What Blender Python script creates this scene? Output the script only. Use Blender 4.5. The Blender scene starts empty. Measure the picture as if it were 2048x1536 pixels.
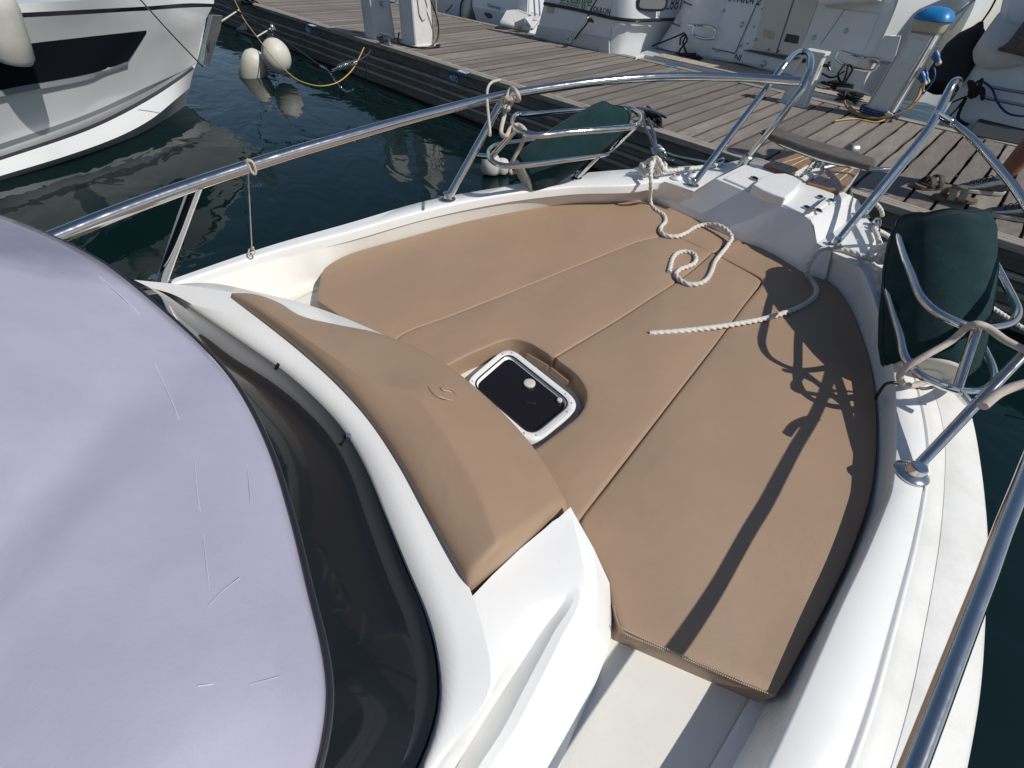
import bpy, bmesh, math, random
import numpy as np
from mathutils import Vector, Matrix

random.seed(7)
scene = bpy.context.scene
COL = scene.collection

# ------------------------------------------------------------------ camera
F_PX, CX, CY = 865.0, 1024.0, 768.0
YAW, PITCH, ROLL = -0.74385646, 0.8154983, 0.06589518
EYE = 1.54                                     # metres above the water
_cy, _sy, _cp, _sp = math.cos(YAW), math.sin(YAW), math.cos(PITCH), math.sin(PITCH)
FW = Vector((_sy*_cp, _cy*_cp, -_sp))
_r = Vector((_cy, -_sy, 0)); _u = _r.cross(FW)
RT = _r*math.cos(ROLL) + _u*math.sin(ROLL)
UP = -_r*math.sin(ROLL) + _u*math.cos(ROLL)
cam_d = bpy.data.cameras.new('camera'); cam = bpy.data.objects.new('camera', cam_d); COL.objects.link(cam)
cam_d.sensor_width = 36.0; cam_d.lens = F_PX/2048*36.0
cam_d.clip_start = 0.02; cam_d.clip_end = 500
cam.matrix_world = Matrix(((RT.x, UP.x, -FW.x, 0), (RT.y, UP.y, -FW.y, 0), (RT.z, UP.z, -FW.z, EYE), (0, 0, 0, 1)))
scene.camera = cam

# ------------------------------------------------------------------ light
SUN_AZ, SUN_EL = math.radians(73), math.radians(47)     # from +y towards +x
w = bpy.data.worlds.new('World'); scene.world = w; w.use_nodes = True
nt = w.node_tree
bg = nt.nodes['Background']
sky = nt.nodes.new('ShaderNodeTexSky'); sky.sky_type = 'NISHITA'; sky.sun_disc = False
sky.sun_elevation = SUN_EL; sky.sun_rotation = SUN_AZ; sky.dust_density = 0.5; sky.ozone_density = 1.6
nt.links.new(sky.outputs[0], bg.inputs[0]); bg.inputs[1].default_value = 0.075
sd = bpy.data.lights.new('sun', 'SUN'); sd.energy = 3.7; sd.angle = math.radians(0.53); sd.color = (1.0, 0.955, 0.89)
so = bpy.data.objects.new('sun', sd); COL.objects.link(so)
sdir = Vector((math.sin(SUN_AZ)*math.cos(SUN_EL), math.cos(SUN_AZ)*math.cos(SUN_EL), math.sin(SUN_EL)))
so.rotation_euler = (-sdir).to_track_quat('-Z', 'Y').to_euler(); so.location = sdir*30
vs = scene.view_settings; vs.view_transform = 'Standard'; vs.look = 'None'; vs.exposure = 0.0; vs.gamma = 1.0; vs.use_curve_mapping = False

# ------------------------------------------------------------------ measuring
def ray(px, py):
    return FW + RT*((px-CX)/F_PX) - UP*((py-CY)/F_PX)
def W(px, py, z):                               # point of the level plane z below the eye
    d = ray(px, py); p = d*(z/d.z); return Vector((p.x, p.y, p.z+EYE))
def PL(px, py, p0, n, off=0.0):                 # point of a given plane
    d = ray(px, py); o = Vector((0, 0, EYE)); p0 = p0 + n*off
    return o + d*((p0-o).dot(n)/d.dot(n))
def DV(px, py, base):                           # point above/below base on its vertical
    d = ray(px, py); t = (d.x*base.x+d.y*base.y)/(d.x**2+d.y**2)
    return Vector((base.x, base.y, EYE+d.z*t))
def C(pts, z=None, n=8):                        # smooth curve through measured points
    return smooth([W(p[0], p[1], p[2] if len(p) > 2 else z) for p in pts], n)

def smooth(P, n=8, closed=False):
    P = [Vector(p) for p in P]
    if len(P) < 3 and not closed: 
        return [P[0].lerp(P[-1], i/n) for i in range(n+1)]
    out = []; m = len(P)
    segs = m if closed else m-1
    for i in range(segs):
        p1, p2 = P[i], P[(i+1) % m]
        p0 = P[(i-1) % m] if closed or i > 0 else p1*2-p2
        p3 = P[(i+2) % m] if closed or i+2 < m else p2*2-p1
        def tj(a, b): return max((b-a).length, 1e-6)**0.5
        t1 = tj(p0, p1); t2 = t1+tj(p1, p2); t3 = t2+tj(p2, p3)
        for k in range(n):
            t = t1+(t2-t1)*k/n
            A1 = p0*((t1-t)/t1)+p1*(t/t1); A2 = p1*((t2-t)/(t2-t1))+p2*((t-t1)/(t2-t1)); A3 = p2*((t3-t)/(t3-t2))+p3*((t-t2)/(t3-t2))
            B1 = A1*((t2-t)/t2)+A2*(t/t2); B2 = A2*((t3-t)/(t3-t1))+A3*((t-t1)/(t3-t1))
            out.append(B1*((t2-t)/(t2-t1))+B2*((t-t1)/(t2-t1)))
    if not closed: out.append(P[-1].copy())
    return out

def clen(P): return sum((P[i+1]-P[i]).length for i in range(len(P)-1))
def sample(P, ts):
    acc = [0.0]
    for i in range(len(P)-1): acc.append(acc[-1]+(P[i+1]-P[i]).length)
    L = acc[-1]; out = []; j = 0
    for t in ts:
        s = t*L
        while j < len(P)-2 and acc[j+1] < s: j += 1
        d = acc[j+1]-acc[j]
        out.append(P[j].lerp(P[j+1], (s-acc[j])/d if d > 1e-9 else 0))
    return out
def resample(P, n): return sample(P, [i/(n-1) for i in range(n)])

def mixc(a, b, t, n=120, dz=0.0):
    a = resample(a, n); b = resample(b, n); return [a[i].lerp(b[i], t)+Vector((0, 0, dz)) for i in range(n)]
def shift(c, d):                                # offset a curve sideways in plan
    out = []
    for i, p in enumerate(c):
        t = (c[min(i+1, len(c)-1)]-c[max(i-1, 0)]); t.z = 0; n_ = Vector((-t.y, t.x, 0)); n_ = n_.normalized() if n_.length > 1e-9 else Vector((0, 0, 0)); out.append(p+n_*d)
    return out

# ------------------------------------------------------------------ mesh builder
class MB:
    def __init__(s): s.v = []; s.f = []
    def add(s, v, f):
        b = len(s.v); s.v += [Vector(x) for x in v]; s.f += [[b+i for i in q] for q in f]; return s
    def loft(s, curves, n=None, flip=False):
        if n: curves = [resample(c, n) for c in curves]
        m = len(curves[0]); v = [p for c in curves for p in c]; f = []
        for a in range(len(curves)-1):
            for i in range(m-1):
                q = [a*m+i, a*m+i+1, (a+1)*m+i+1, (a+1)*m+i]
                f.append(q[::-1] if flip else q)
        return s.add(v, f)
    def poly(s, P): return s.add(P, [list(range(len(P)))])
    def prism(s, P, d):                         # closed polygon P pushed along d
        d = Vector(d); n = len(P); v = [Vector(p) for p in P]+[Vector(p)+d for p in P]
        f = [list(range(n)), list(range(2*n-1, n-1, -1))]+[[i, i+n, (i+1) % n+n, (i+1) % n] for i in range(n)]
        return s.add(v, f)
    def box(s, c, x, y, z, ax=(1, 0, 0), ay=(0, 1, 0), az=(0, 0, 1)):
        c = Vector(c); ax = Vector(ax)*x/2; ay = Vector(ay)*y/2; az = Vector(az)*z/2
        v = [c+ax*i+ay*j+az*k for k in (-1, 1) for j in (-1, 1) for i in (-1, 1)]
        return s.add(v, [[0, 2, 3, 1], [4, 5, 7, 6], [0, 1, 5, 4], [2, 6, 7, 3], [0, 4, 6, 2], [1, 3, 7, 5]])
    def rings(s, rings, closed_path=False, cap=True):
        n = len(rings[0]); m = len(rings); v = [p for r in rings for p in r]; f = []
        for a in range(m if closed_path else m-1):
            b = (a+1) % m
            for i in range(n): f.append([a*n+i, a*n+(i+1) % n, b*n+(i+1) % n, b*n+i])
        if cap and not closed_path: f += [list(range(n))[::-1], [(m-1)*n+i for i in range(n)]]
        return s.add(v, f)
    def frames(s, P, closed=False):
        T = []
        m = len(P)
        for i in range(m):
            a = P[(i-1) % m] if closed or i > 0 else P[i]; b = P[(i+1) % m] if closed or i < m-1 else P[i]
            d = b-a; T.append(d.normalized() if d.length > 1e-9 else (T[-1] if T else Vector((0, 0, 1))))
        n = T[0].orthogonal().normalized(); out = []
        for i in range(m):
            n = (n-T[i]*n.dot(T[i])); n = n.normalized() if n.length > 1e-6 else T[i].orthogonal().normalized()
            out.append((n, T[i].cross(n)))
        return out
    def tube(s, P, r, n=12, closed=False, cap=True):
        fr = s.frames(P, closed); R = []
        for i, p in enumerate(P):
            rr = r[i] if isinstance(r, (list, tuple)) else r; a, b = fr[i]
            R.append([p+(a*math.cos(2*math.pi*k/n)+b*math.sin(2*math.pi*k/n))*rr for k in range(n)])
        return s.rings(R, closed, cap)
    def rope(s, P, r, pitch=None, step=None, n=18, strands=3):
        pitch = pitch or r*7.5; step = step or r*0.45
        L = clen(P); P = resample(P, max(4, int(L/step))); fr = s.frames(P); R = []; acc = 0
        for i, p in enumerate(P):
            if i: acc += (P[i]-P[i-1]).length
            a, b = fr[i]; ph = 2*math.pi*acc/pitch; ring = []
            for k in range(n):
                t = 2*math.pi*k/n; rr = r*(0.64+0.42*abs(math.cos(strands*(t-ph)/2)))
                ring.append(p+(a*math.cos(t)+b*math.sin(t))*rr)
            R.append(ring)
        return s.rings(R)
    def lathe(s, c, axis, prof, n=24, sx=1.0):  # prof: (distance along axis, radius)
        c = Vector(c); ax = Vector(axis).normalized(); a = ax.orthogonal().normalized(); b = ax.cross(a)
        R = [[c+ax*t+(a*math.cos(2*math.pi*k/n)*sx+b*math.sin(2*math.pi*k/n))*max(r, 1e-4) for k in range(n)] for t, r in prof]
        return s.rings(R)
    def pad(s, A, B, r=0.012, th=0.05, nu=40, nv=16, crown=0.0, wob=0.0, ends=(1, 1)):
        def ts(L, n):
            e = min(r, L*0.3)/max(L, 1e-6); k = [0, .08*e, .25*e, .55*e, e]
            return k+[e+(1-2*e)*i/n for i in range(1, n)]+[1-x for x in k[::-1]]
        L = (clen(A)+clen(B))/2; tu = ts(L, nu); A2 = sample(A, tu); B2 = sample(B, tu)
        wv = sum((A2[i]-B2[i]).length for i in range(len(tu)))/len(tu); tv = ts(wv, nv)
        rows = []
        for i, u in enumerate(tu):
            row = []; wl = (B2[i]-A2[i]).length
            for v in tv:
                p = A2[i].lerp(B2[i], v)
                d = min(v*wl, (1-v)*wl, u*L if ends[0] else 9, (1-u)*L if ends[1] else 9)
                if d < r: p = p-Vector((0, 0, r-math.sqrt(max(0, r*r-(r-d)**2))))
                p = p+Vector((0, 0, crown*math.sin(math.pi*v)**0.7*math.sin(math.pi*min(max(u, 0), 1))**0.5))
                if wob and d > 0.001: p = p+Vector((0, 0, wob*min(1, d/0.05)*(math.sin(p.x*9+p.y*5)+math.sin(p.y*13-p.x*7+1)+0.6*math.sin(p.x*23+p.y*17)))) 
                row.append(p)
            rows.append(row)
        b0 = len(s.v); s.loft(rows); m = len(tv); k = len(tu)
        loop = [b0+i for i in range(m)]+[b0+i*m+m-1 for i in range(1, k)]+[b0+(k-1)*m+i for i in range(m-2, -1, -1)]+[b0+i*m for i in range(k-2, 0, -1)]
        b = len(s.v); s.v += [s.v[i]-Vector((0, 0, th)) for i in loop]; n = len(loop)
        s.f += [[loop[i], loop[(i+1) % n], b+(i+1) % n, b+i] for i in range(n)]
        return s

ROOT = {}                                       # name -> world origin
def build(name, mb, mat, parent=None, smooth_shade=True, bevel=0.0, seg=2, sub=0, auto=None, label=None, recalc=True):
    if parent is None:
        xs = [v.x for v in mb.v]; ys = [v.y for v in mb.v]; org = Vector(((min(xs)+max(xs))/2, (min(ys)+max(ys))/2, min(v.z for v in mb.v)))
    else: org = ROOT[parent.name]
    me = bpy.data.meshes.new(name); me.from_pydata([tuple(v-org) for v in mb.v], [], mb.f)
    if recalc:
        bm = bmesh.new(); bm.from_mesh(me); bmesh.ops.remove_doubles(bm, verts=bm.verts, dist=1e-6)
        bmesh.ops.recalc_face_normals(bm, faces=bm.faces); bm.to_mesh(me); bm.free()
    me.materials.append(mat)
    o = bpy.data.objects.new(name, me); COL.objects.link(o)
    if parent is None: o.location = org; ROOT[o.name] = org
    else: o.parent = parent; ROOT[o.name] = org
    if smooth_shade:
        me.polygons.foreach_set('use_smooth', [True]*len(me.polygons))
        ang = 40 if auto is None else auto
        me.set_sharp_from_angle(angle=math.radians(ang))
    if bevel:
        m = o.modifiers.new('bevel', 'BEVEL'); m.width = bevel; m.segments = seg; m.limit_method = 'ANGLE'; m.angle_limit = math.radians(35); m.harden_normals = False
    if sub: m = o.modifiers.new('sub', 'SUBSURF'); m.levels = sub; m.render_levels = sub
    if label: o['label'] = label
    return o
def thing(name, loc, label, cat, group=None):
    o = bpy.data.objects.new(name, None); COL.objects.link(o); o.location = loc; ROOT[o.name] = Vector(loc); o.empty_display_size = 0.1
    return tag(o, label, cat, group)
def tag(o, label=None, cat=None, group=None, kind=None):
    if label: o['label'] = label
    if cat: o['category'] = cat
    if group: o['group'] = group
    if kind: o['kind'] = kind
    return o
def text_mb(txt, size, org, ax, ay, shear=0.0, depth=0.001):
    cu = bpy.data.curves.new('t', 'FONT'); cu.body = txt; cu.size = size; cu.shear = shear; cu.resolution_u = 3; cu.extrude = depth
    o = bpy.data.objects.new('t', cu); COL.objects.link(o); dg = bpy.context.evaluated_depsgraph_get(); dg.update()
    me = o.evaluated_get(dg).to_mesh(); ax = Vector(ax).normalized(); ay = Vector(ay).normalized(); az = ax.cross(ay)
    mb = MB(); mb.add([Vector(org)+ax*v.co.x+ay*v.co.y+az*(v.co.z+depth) for v in me.vertices], [list(p.vertices) for p in me.polygons])
    bpy.data.objects.remove(o); bpy.data.curves.remove(cu); return mb

# ------------------------------------------------------------------ materials
def mat(name, col, rough=0.5, metal=0.0, var=0.0, vscale=6.0, bump=0.0, bscale=200.0, coat=0.0, spec=0.5, stretch=None, dirt=None, dscale=3.0, damt=0.3, rnd=0.0, sheen=0.0, rvar=0.0):
    m = bpy.data.materials.new(name); m.use_nodes = True; n = m.node_tree.nodes; l = m.node_tree.links
    b = n['Principled BSDF']; b.inputs['Base Color'].default_value = (*col, 1); b.inputs['Roughness'].default_value = rough; b.inputs['Metallic'].default_value = metal
    b.inputs['Coat Weight'].default_value = coat; b.inputs['Coat Roughness'].default_value = 0.06; b.inputs['Specular IOR Level'].default_value = spec
    b.inputs['Sheen Weight'].default_value = sheen
    tc = n.new('ShaderNodeTexCoord'); mp = n.new('ShaderNodeMapping'); l.new(tc.outputs['Object'], mp.inputs[0])
    if stretch: mp.inputs['Scale'].default_value = stretch
    cur = None
    def noise(sc, det=6, ro=0.6):
        t = n.new('ShaderNodeTexNoise'); t.inputs['Scale'].default_value = sc; t.inputs['Detail'].default_value = det; t.inputs['Roughness'].default_value = ro; l.new(mp.outputs[0], t.inputs['Vector']); return t.outputs['Fac']
    def mul(sock, lo, hi):
        r = n.new('ShaderNodeMapRange'); r.inputs[1].default_value = 0.3; r.inputs[2].default_value = 0.7; r.inputs[3].default_value = lo; r.inputs[4].default_value = hi; l.new(sock, r.inputs[0]); return r.outputs[0]
    if var or dirt or rnd:
        rgb = n.new('ShaderNodeRGB'); rgb.outputs[0].default_value = (*col, 1); cur = rgb.outputs[0]
        if rnd:
            oi = n.new('ShaderNodeObjectInfo'); hs = n.new('ShaderNodeHueSaturation'); l.new(cur, hs.inputs['Color'])
            r1 = n.new('ShaderNodeMapRange'); r1.inputs[3].default_value = 1-rnd; r1.inputs[4].default_value = 1+rnd; l.new(oi.outputs['Random'], r1.inputs[0]); l.new(r1.outputs[0], hs.inputs['Value'])
            mth = n.new('ShaderNodeMath'); mth.operation = 'MULTIPLY'; mth.inputs[1].default_value = 7.31; l.new(oi.outputs['Random'], mth.inputs[0])
            fr = n.new('ShaderNodeMath'); fr.operation = 'FRACT'; l.new(mth.outputs[0], fr.inputs[0])
            r2 = n.new('ShaderNodeMapRange'); r2.inputs[3].default_value = 0.47; r2.inputs[4].default_value = 0.525; l.new(fr.outputs[0], r2.inputs[0]); l.new(r2.outputs[0], hs.inputs['Hue'])
            cur = hs.outputs[0]
        if var:
            hs = n.new('ShaderNodeHueSaturation'); l.new(cur, hs.inputs['Color']); l.new(mul(noise(vscale), 1-var, 1+var), hs.inputs['Value']); cur = hs.outputs[0]
        if dirt:
            mx = n.new('ShaderNodeMix'); mx.data_type = 'RGBA'; l.new(cur, mx.inputs[6]); mx.inputs[7].default_value = (*dirt, 1)
            l.new(mul(noise(dscale, 8, 0.7), -damt*0.6, damt), mx.inputs[0]); mx.clamp_factor = True; cur = mx.outputs[2]
        l.new(cur, b.inputs['Base Color'])
    if rvar: l.new(mul(noise(vscale*1.7), max(0.02, rough-rvar), rough+rvar), b.inputs['Roughness'])
    if bump:
        bp = n.new('ShaderNodeBump'); bp.inputs['Strength'].default_value = bump; bp.inputs['Distance'].default_value = 0.002
        l.new(noise(bscale, 4), bp.inputs['Height']); l.new(bp.outputs[0], b.inputs['Normal'])
    return m

M = {}
M['gel'] = mat('white_gelcoat', (0.815, 0.815, 0.80), 0.30, var=0.03, vscale=3, coat=0.25, dirt=(0.52, 0.50, 0.44), dscale=4, damt=0.14, rvar=0.08, bump=0.05, bscale=40)
M['gelold'] = mat('old_gelcoat', (0.75, 0.745, 0.72), 0.45, var=0.04, vscale=8, dirt=(0.42, 0.40, 0.34), dscale=9, damt=0.3, bump=0.12, bscale=120)
M['cream'] = mat('cream_nonslip', (0.72, 0.705, 0.655), 0.6, var=0.03, vscale=5, bump=0.18, bscale=420, dirt=(0.42, 0.38, 0.30), dscale=5, damt=0.25)
M['vinyl'] = mat('tan_vinyl', (0.345, 0.237, 0.158), 0.52, var=0.03, vscale=3.5, bump=0.22, bscale=650, dirt=(0.27, 0.185, 0.135), dscale=5, damt=0.3, spec=0.35, rvar=0.08)
_n = M['vinyl'].node_tree.nodes; _l = M['vinyl'].node_tree.links
_t = _n.new('ShaderNodeTexNoise'); _t.inputs['Scale'].default_value = 7.0; _t.inputs['Detail'].default_value = 3.0; _t.inputs['Distortion'].default_value = 0.7
_tc = [x for x in _n if x.type == 'TEX_COORD'][0]; _l.new(_tc.outputs['Object'], _t.inputs['Vector'])
_b = _n.new('ShaderNodeBump'); _b.inputs['Strength'].default_value = 0.20; _b.inputs['Distance'].default_value = 0.010; _l.new(_t.outputs['Fac'], _b.inputs['Height'])
_o = [x for x in _n if x.type == 'BUMP' and x != _b][0]; _l.new(_b.outputs[0], _o.inputs['Normal'])
M['vinylside'] = mat('tan_vinyl_side', (0.30, 0.205, 0.142), 0.6, var=0.05, vscale=6, bump=0.2, bscale=600)
M['stitch'] = mat('stitch_thread', (0.52, 0.42, 0.32), 0.8)
M['steel'] = mat('polished_steel', (0.60, 0.595, 0.585), 0.11, 1.0, var=0.05, vscale=30, rvar=0.05)
M['steeld'] = mat('dull_steel', (0.42, 0.43, 0.44), 0.32, 1.0, var=0.15, vscale=50)
M['galv'] = mat('galvanised_metal', (0.36, 0.38, 0.39), 0.45, 0.8, var=0.2, vscale=40)
M['dkglass'] = mat('dark_windscreen_glass', (0.011, 0.014, 0.019), 0.045, spec=0.17)
M['blackglass'] = mat('smoked_acrylic', (0.012, 0.009, 0.012), 0.06, spec=0.55)
M['lilac'] = mat('hazed_acrylic', (0.41, 0.395, 0.51), 0.38, var=0.03, vscale=14, coat=0.6, dirt=(0.50, 0.49, 0.58), dscale=12, damt=0.3, bump=0.10, bscale=350, rvar=0.14)  # paler mottling stands in for broken reflections of the boats, put into the colour
M['scratch'] = mat('scratch', (0.60, 0.59, 0.72), 0.15, coat=1.0)
M['black'] = mat('black_plastic', (0.012, 0.012, 0.013), 0.4)
M['blackrope'] = mat('black_rope', (0.012, 0.013, 0.017), 0.85, bump=0.3, bscale=400)
M['rope'] = mat('white_rope', (0.66, 0.64, 0.58), 0.85, var=0.08, vscale=60, bump=0.5, bscale=600, dirt=(0.42, 0.39, 0.33), dscale=12, damt=0.4)
M['cord'] = mat('beige_cord', (0.50, 0.44, 0.38), 0.85, var=0.1, vscale=80, bump=0.4, bscale=700)
M['fleece'] = mat('teal_fleece', (0.009, 0.036, 0.040), 0.95, var=0.2, vscale=30, bump=0.9, bscale=450, sheen=0.06, spec=0.2)
M['fendw'] = mat('fender_white', (0.62, 0.60, 0.53), 0.5, var=0.06, vscale=10, dirt=(0.32, 0.29, 0.22), dscale=10, damt=0.4)
M['teak'] = mat('oiled_teak', (0.29, 0.145, 0.05), 0.35, var=0.25, vscale=14, stretch=(6, 1, 6), coat=0.2)
M['caulk'] = mat('pale_inlay', (0.62, 0.52, 0.36), 0.5)
M['greywood'] = mat('weathered_step', (0.10, 0.09, 0.082), 0.85, var=0.4, vscale=18, stretch=(1, 5, 8), bump=0.8, bscale=120)
M['plank'] = mat('weathered_plank', (0.222, 0.193, 0.168), 0.85, var=0.26, vscale=9, stretch=(5, 0.9, 5), bump=0.9, bscale=70, dirt=(0.12, 0.10, 0.085), dscale=2.2, damt=0.8, rnd=0.26)
M['fascia'] = mat('wet_timber', (0.150, 0.137, 0.118), 0.8, var=0.35, vscale=9, stretch=(0.9, 5, 7), bump=0.9, bscale=60, dirt=(0.04, 0.042, 0.032), dscale=3, damt=0.55, rnd=0.2)
M['stringer'] = mat('edge_timber', (0.34, 0.305, 0.255), 0.8, var=0.25, vscale=9, stretch=(0.9, 5, 7), bump=0.8, bscale=70, dirt=(0.12, 0.10, 0.08), dscale=3, damt=0.5, rnd=0.15)
M['post'] = mat('white_painted_post', (0.66, 0.66, 0.64), 0.45, var=0.04, vscale=6, dirt=(0.36, 0.33, 0.27), dscale=7, damt=0.25)
M['rust'] = mat('rust_stain', (0.34, 0.18, 0.07), 0.8, var=0.3, vscale=40)
M['bluecap'] = mat('blue_lamp_cap', (0.012, 0.20, 0.50), 0.38, var=0.06, vscale=10, dirt=(0.05, 0.24, 0.42), dscale=14, damt=0.3)
M['lens'] = mat('yellowed_lens', (0.47, 0.44, 0.33), 0.5, var=0.08, vscale=30)
M['blueplug'] = mat('blue_plug', (0.015, 0.09, 0.27), 0.4)
M['bluerope'] = mat('blue_rope', (0.01, 0.035, 0.16), 0.8, bump=0.4, bscale=400)
M['yellow'] = mat('yellow_cable', (0.52, 0.36, 0.09), 0.5, var=0.08, vscale=40)
M['orange'] = mat('ochre_cable', (0.42, 0.22, 0.06), 0.5, var=0.1, vscale=40)
M['plate'] = mat('blue_number_plate', (0.012, 0.055, 0.22), 0.45, var=0.1, vscale=30)
M['platetop'] = mat('blue_plate_lit', (0.03, 0.15, 0.36), 0.5, var=0.25, vscale=60)  # lit copy of the plate blue, sunlight put into the colour
M['white'] = mat('white_print', (0.72, 0.74, 0.76), 0.6)
M['hullg'] = mat('pale_grey_gelcoat', (0.68, 0.70, 0.69), 0.16, var=0.03, vscale=2, coat=0.5)
M['hullw'] = mat('hull_white', (0.62, 0.635, 0.63), 0.18, var=0.02, vscale=2, coat=0.5)
M['hulld'] = mat('charcoal_stripe', (0.022, 0.022, 0.028), 0.25)
M['band'] = mat('grey_band', (0.22, 0.23, 0.24), 0.3)
M['bwhite'] = mat('boat_white', (0.70, 0.72, 0.73), 0.28, var=0.03, vscale=3, coat=0.3, dirt=(0.50, 0.49, 0.45), dscale=5, damt=0.15)
M['bgrey'] = mat('boat_pale_grey', (0.55, 0.55, 0.54), 0.4, var=0.04, vscale=4)
M['bcream'] = mat('boat_cream', (0.60, 0.58, 0.50), 0.45, var=0.04, vscale=4)
M['seam'] = mat('dark_seam', (0.05, 0.055, 0.06), 0.6)
M['grime'] = mat('joint_grime', (0.075, 0.065, 0.055), 0.9)
M['steak'] = mat('bleached_teak', (0.40, 0.34, 0.27), 0.75, var=0.15, vscale=12, stretch=(6, 1, 6), rnd=0.08)
M['green'] = mat('green_lettering', (0.01, 0.19, 0.06), 0.4)
M['navy'] = mat('navy_lettering', (0.01, 0.014, 0.035), 0.4)
M['antifoul'] = mat('antifoul_navy', (0.02, 0.025, 0.035), 0.5)
M['skin'] = mat('tanned_skin', (0.24, 0.105, 0.06), 0.55, var=0.08, vscale=20)
M['shoe'] = mat('grey_trainer_mesh', (0.12, 0.135, 0.135), 0.8, var=0.2, vscale=50, bump=0.5, bscale=500)
M['shoed'] = mat('dark_trainer_panel', (0.018, 0.024, 0.032), 0.7)
M['sole'] = mat('shoe_sole', (0.36, 0.36, 0.34), 0.7)
M['sock'] = mat('white_sock', (0.62, 0.63, 0.63), 0.9)
M['shorts'] = mat('navy_shorts', (0.02, 0.025, 0.05), 0.9)
M['shirt'] = mat('grey_tshirt', (0.30, 0.31, 0.32), 0.9)
M['hair'] = mat('brown_hair', (0.03, 0.018, 0.01), 0.6)
M['cork'] = mat('cork_sole', (0.14, 0.095, 0.06), 0.8, var=0.2, vscale=60)
M['strap'] = mat('khaki_strap', (0.33, 0.28, 0.17), 0.7, var=0.2, vscale=60)
M['dstrap'] = mat('dark_strap', (0.05, 0.04, 0.035), 0.7)
M['red'] = mat('red_button', (0.35, 0.02, 0.04), 0.4)
M['print'] = mat('embossed_logo', (0.50, 0.36, 0.26), 0.5)

# water
wm = bpy.data.materials.new('harbour_water'); wm.use_nodes = True; n = wm.node_tree.nodes; l = wm.node_tree.links
b = n['Principled BSDF']; b.inputs['Base Color'].default_value = (0.003, 0.012, 0.013, 1); b.inputs['Roughness'].default_value = 0.015; b.inputs['IOR'].default_value = 1.333; b.inputs['Specular IOR Level'].default_value = 0.37
tc = n.new('ShaderNodeTexCoord'); mp = n.new('ShaderNodeMapping'); l.new(tc.outputs['Object'], mp.inputs[0]); mp.inputs['Scale'].default_value = (1.0, 1.7, 1)
mp.inputs['Rotation'].default_value = (0, 0, 0.5)
n1 = n.new('ShaderNodeTexNoise'); n1.inputs['Scale'].default_value = 1.7; n1.inputs['Detail'].default_value = 2.0; n1.inputs['Distortion'].default_value = 0.8; l.new(mp.outputs[0], n1.inputs['Vector'])
n2 = n.new('ShaderNodeTexNoise'); n2.inputs['Scale'].default_value = 6.5; n2.inputs['Detail'].default_value = 2.0; l.new(mp.outputs[0], n2.inputs['Vector'])
ad = n.new('ShaderNodeMath'); ad.operation = 'MULTIPLY_ADD'; ad.inputs[1].default_value = 0.10; l.new(n2.outputs['Fac'], ad.inputs[0]); l.new(n1.outputs['Fac'], ad.inputs[2])
bp = n.new('ShaderNodeBump'); bp.inputs['Strength'].default_value = 1.0; bp.inputs['Distance'].default_value = 0.011; l.new(ad.outputs[0], bp.inputs['Height']); l.new(bp.outputs[0], b.inputs['Normal'])
mb = MB(); mb.add([(-120, -120, 0), (120, -120, 0), (120, 120, 0), (-120, 120, 0)], [[0, 1, 2, 3]])
tag(build('water', mb, wm), 'dark green harbour water with soft ripples', kind='structure')

# ==================================================================== JETTY
ZD = -1.10; zd = ZD+EYE
YN, YF = 3.60, 5.96
X0, X1 = -15.0, 6.0
jetty = thing('jetty', (X0+9, (YN+YF)/2, 0), 'long weathered grey timber jetty running across behind the bow', 'jetty')
# planks
PW, GAP = 0.1345, 0.0155
pm = None; npl = int((X1-X0)/(PW+GAP)); jorg = ROOT['jetty']
meshes = []
for k in range(4):
    mb = MB(); hw = PW/2; y0, y1 = YN+0.115, YF-0.10
    prof = [(-hw, -0.03), (-hw, -0.004), (-hw+0.004, 0), (-hw*0.5, 0.0006*k), (hw*0.4, -0.0008), (hw-0.004, 0), (hw, -0.004), (hw, -0.03)]
    ny = 14; rows = []
    for j in range(ny+1):
        y = y0+(y1-y0)*j/ny; dx = 0.0022*math.sin(j*1.9+k*2.1)+0.0012*math.sin(j*4.7+k)
        rows.append([Vector((px_+dx, y-jorg.y, pz_)) for px_, pz_ in prof])
    mb.rings(rows)
    me = bpy.data.meshes.new('plank'); me.from_pydata([tuple(v) for v in mb.v], [], mb.f)
    bm = bmesh.new(); bm.from_mesh(me); bmesh.ops.recalc_face_normals(bm, faces=bm.faces); bm.to_mesh(me); bm.free()
    me.materials.append(M['plank']); me.materials.append(M['grime'])
    for pg in me.polygons:
        if abs(pg.normal.x) > 0.6: pg.material_index = 1
    meshes.append(me)
for i in range(npl):
    o = bpy.data.objects.new('plank', meshes[random.randrange(4)]); COL.objects.link(o); o.parent = jetty
    o.location = (X0+PW/2+i*(PW+GAP)-jorg.x, random.uniform(-0.004, 0.004), zd+random.uniform(-0.003, 0.003)-jorg.z); o.rotation_euler = (0, random.uniform(-0.012, 0.012), random.uniform(-0.0015, 0.0015))
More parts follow.
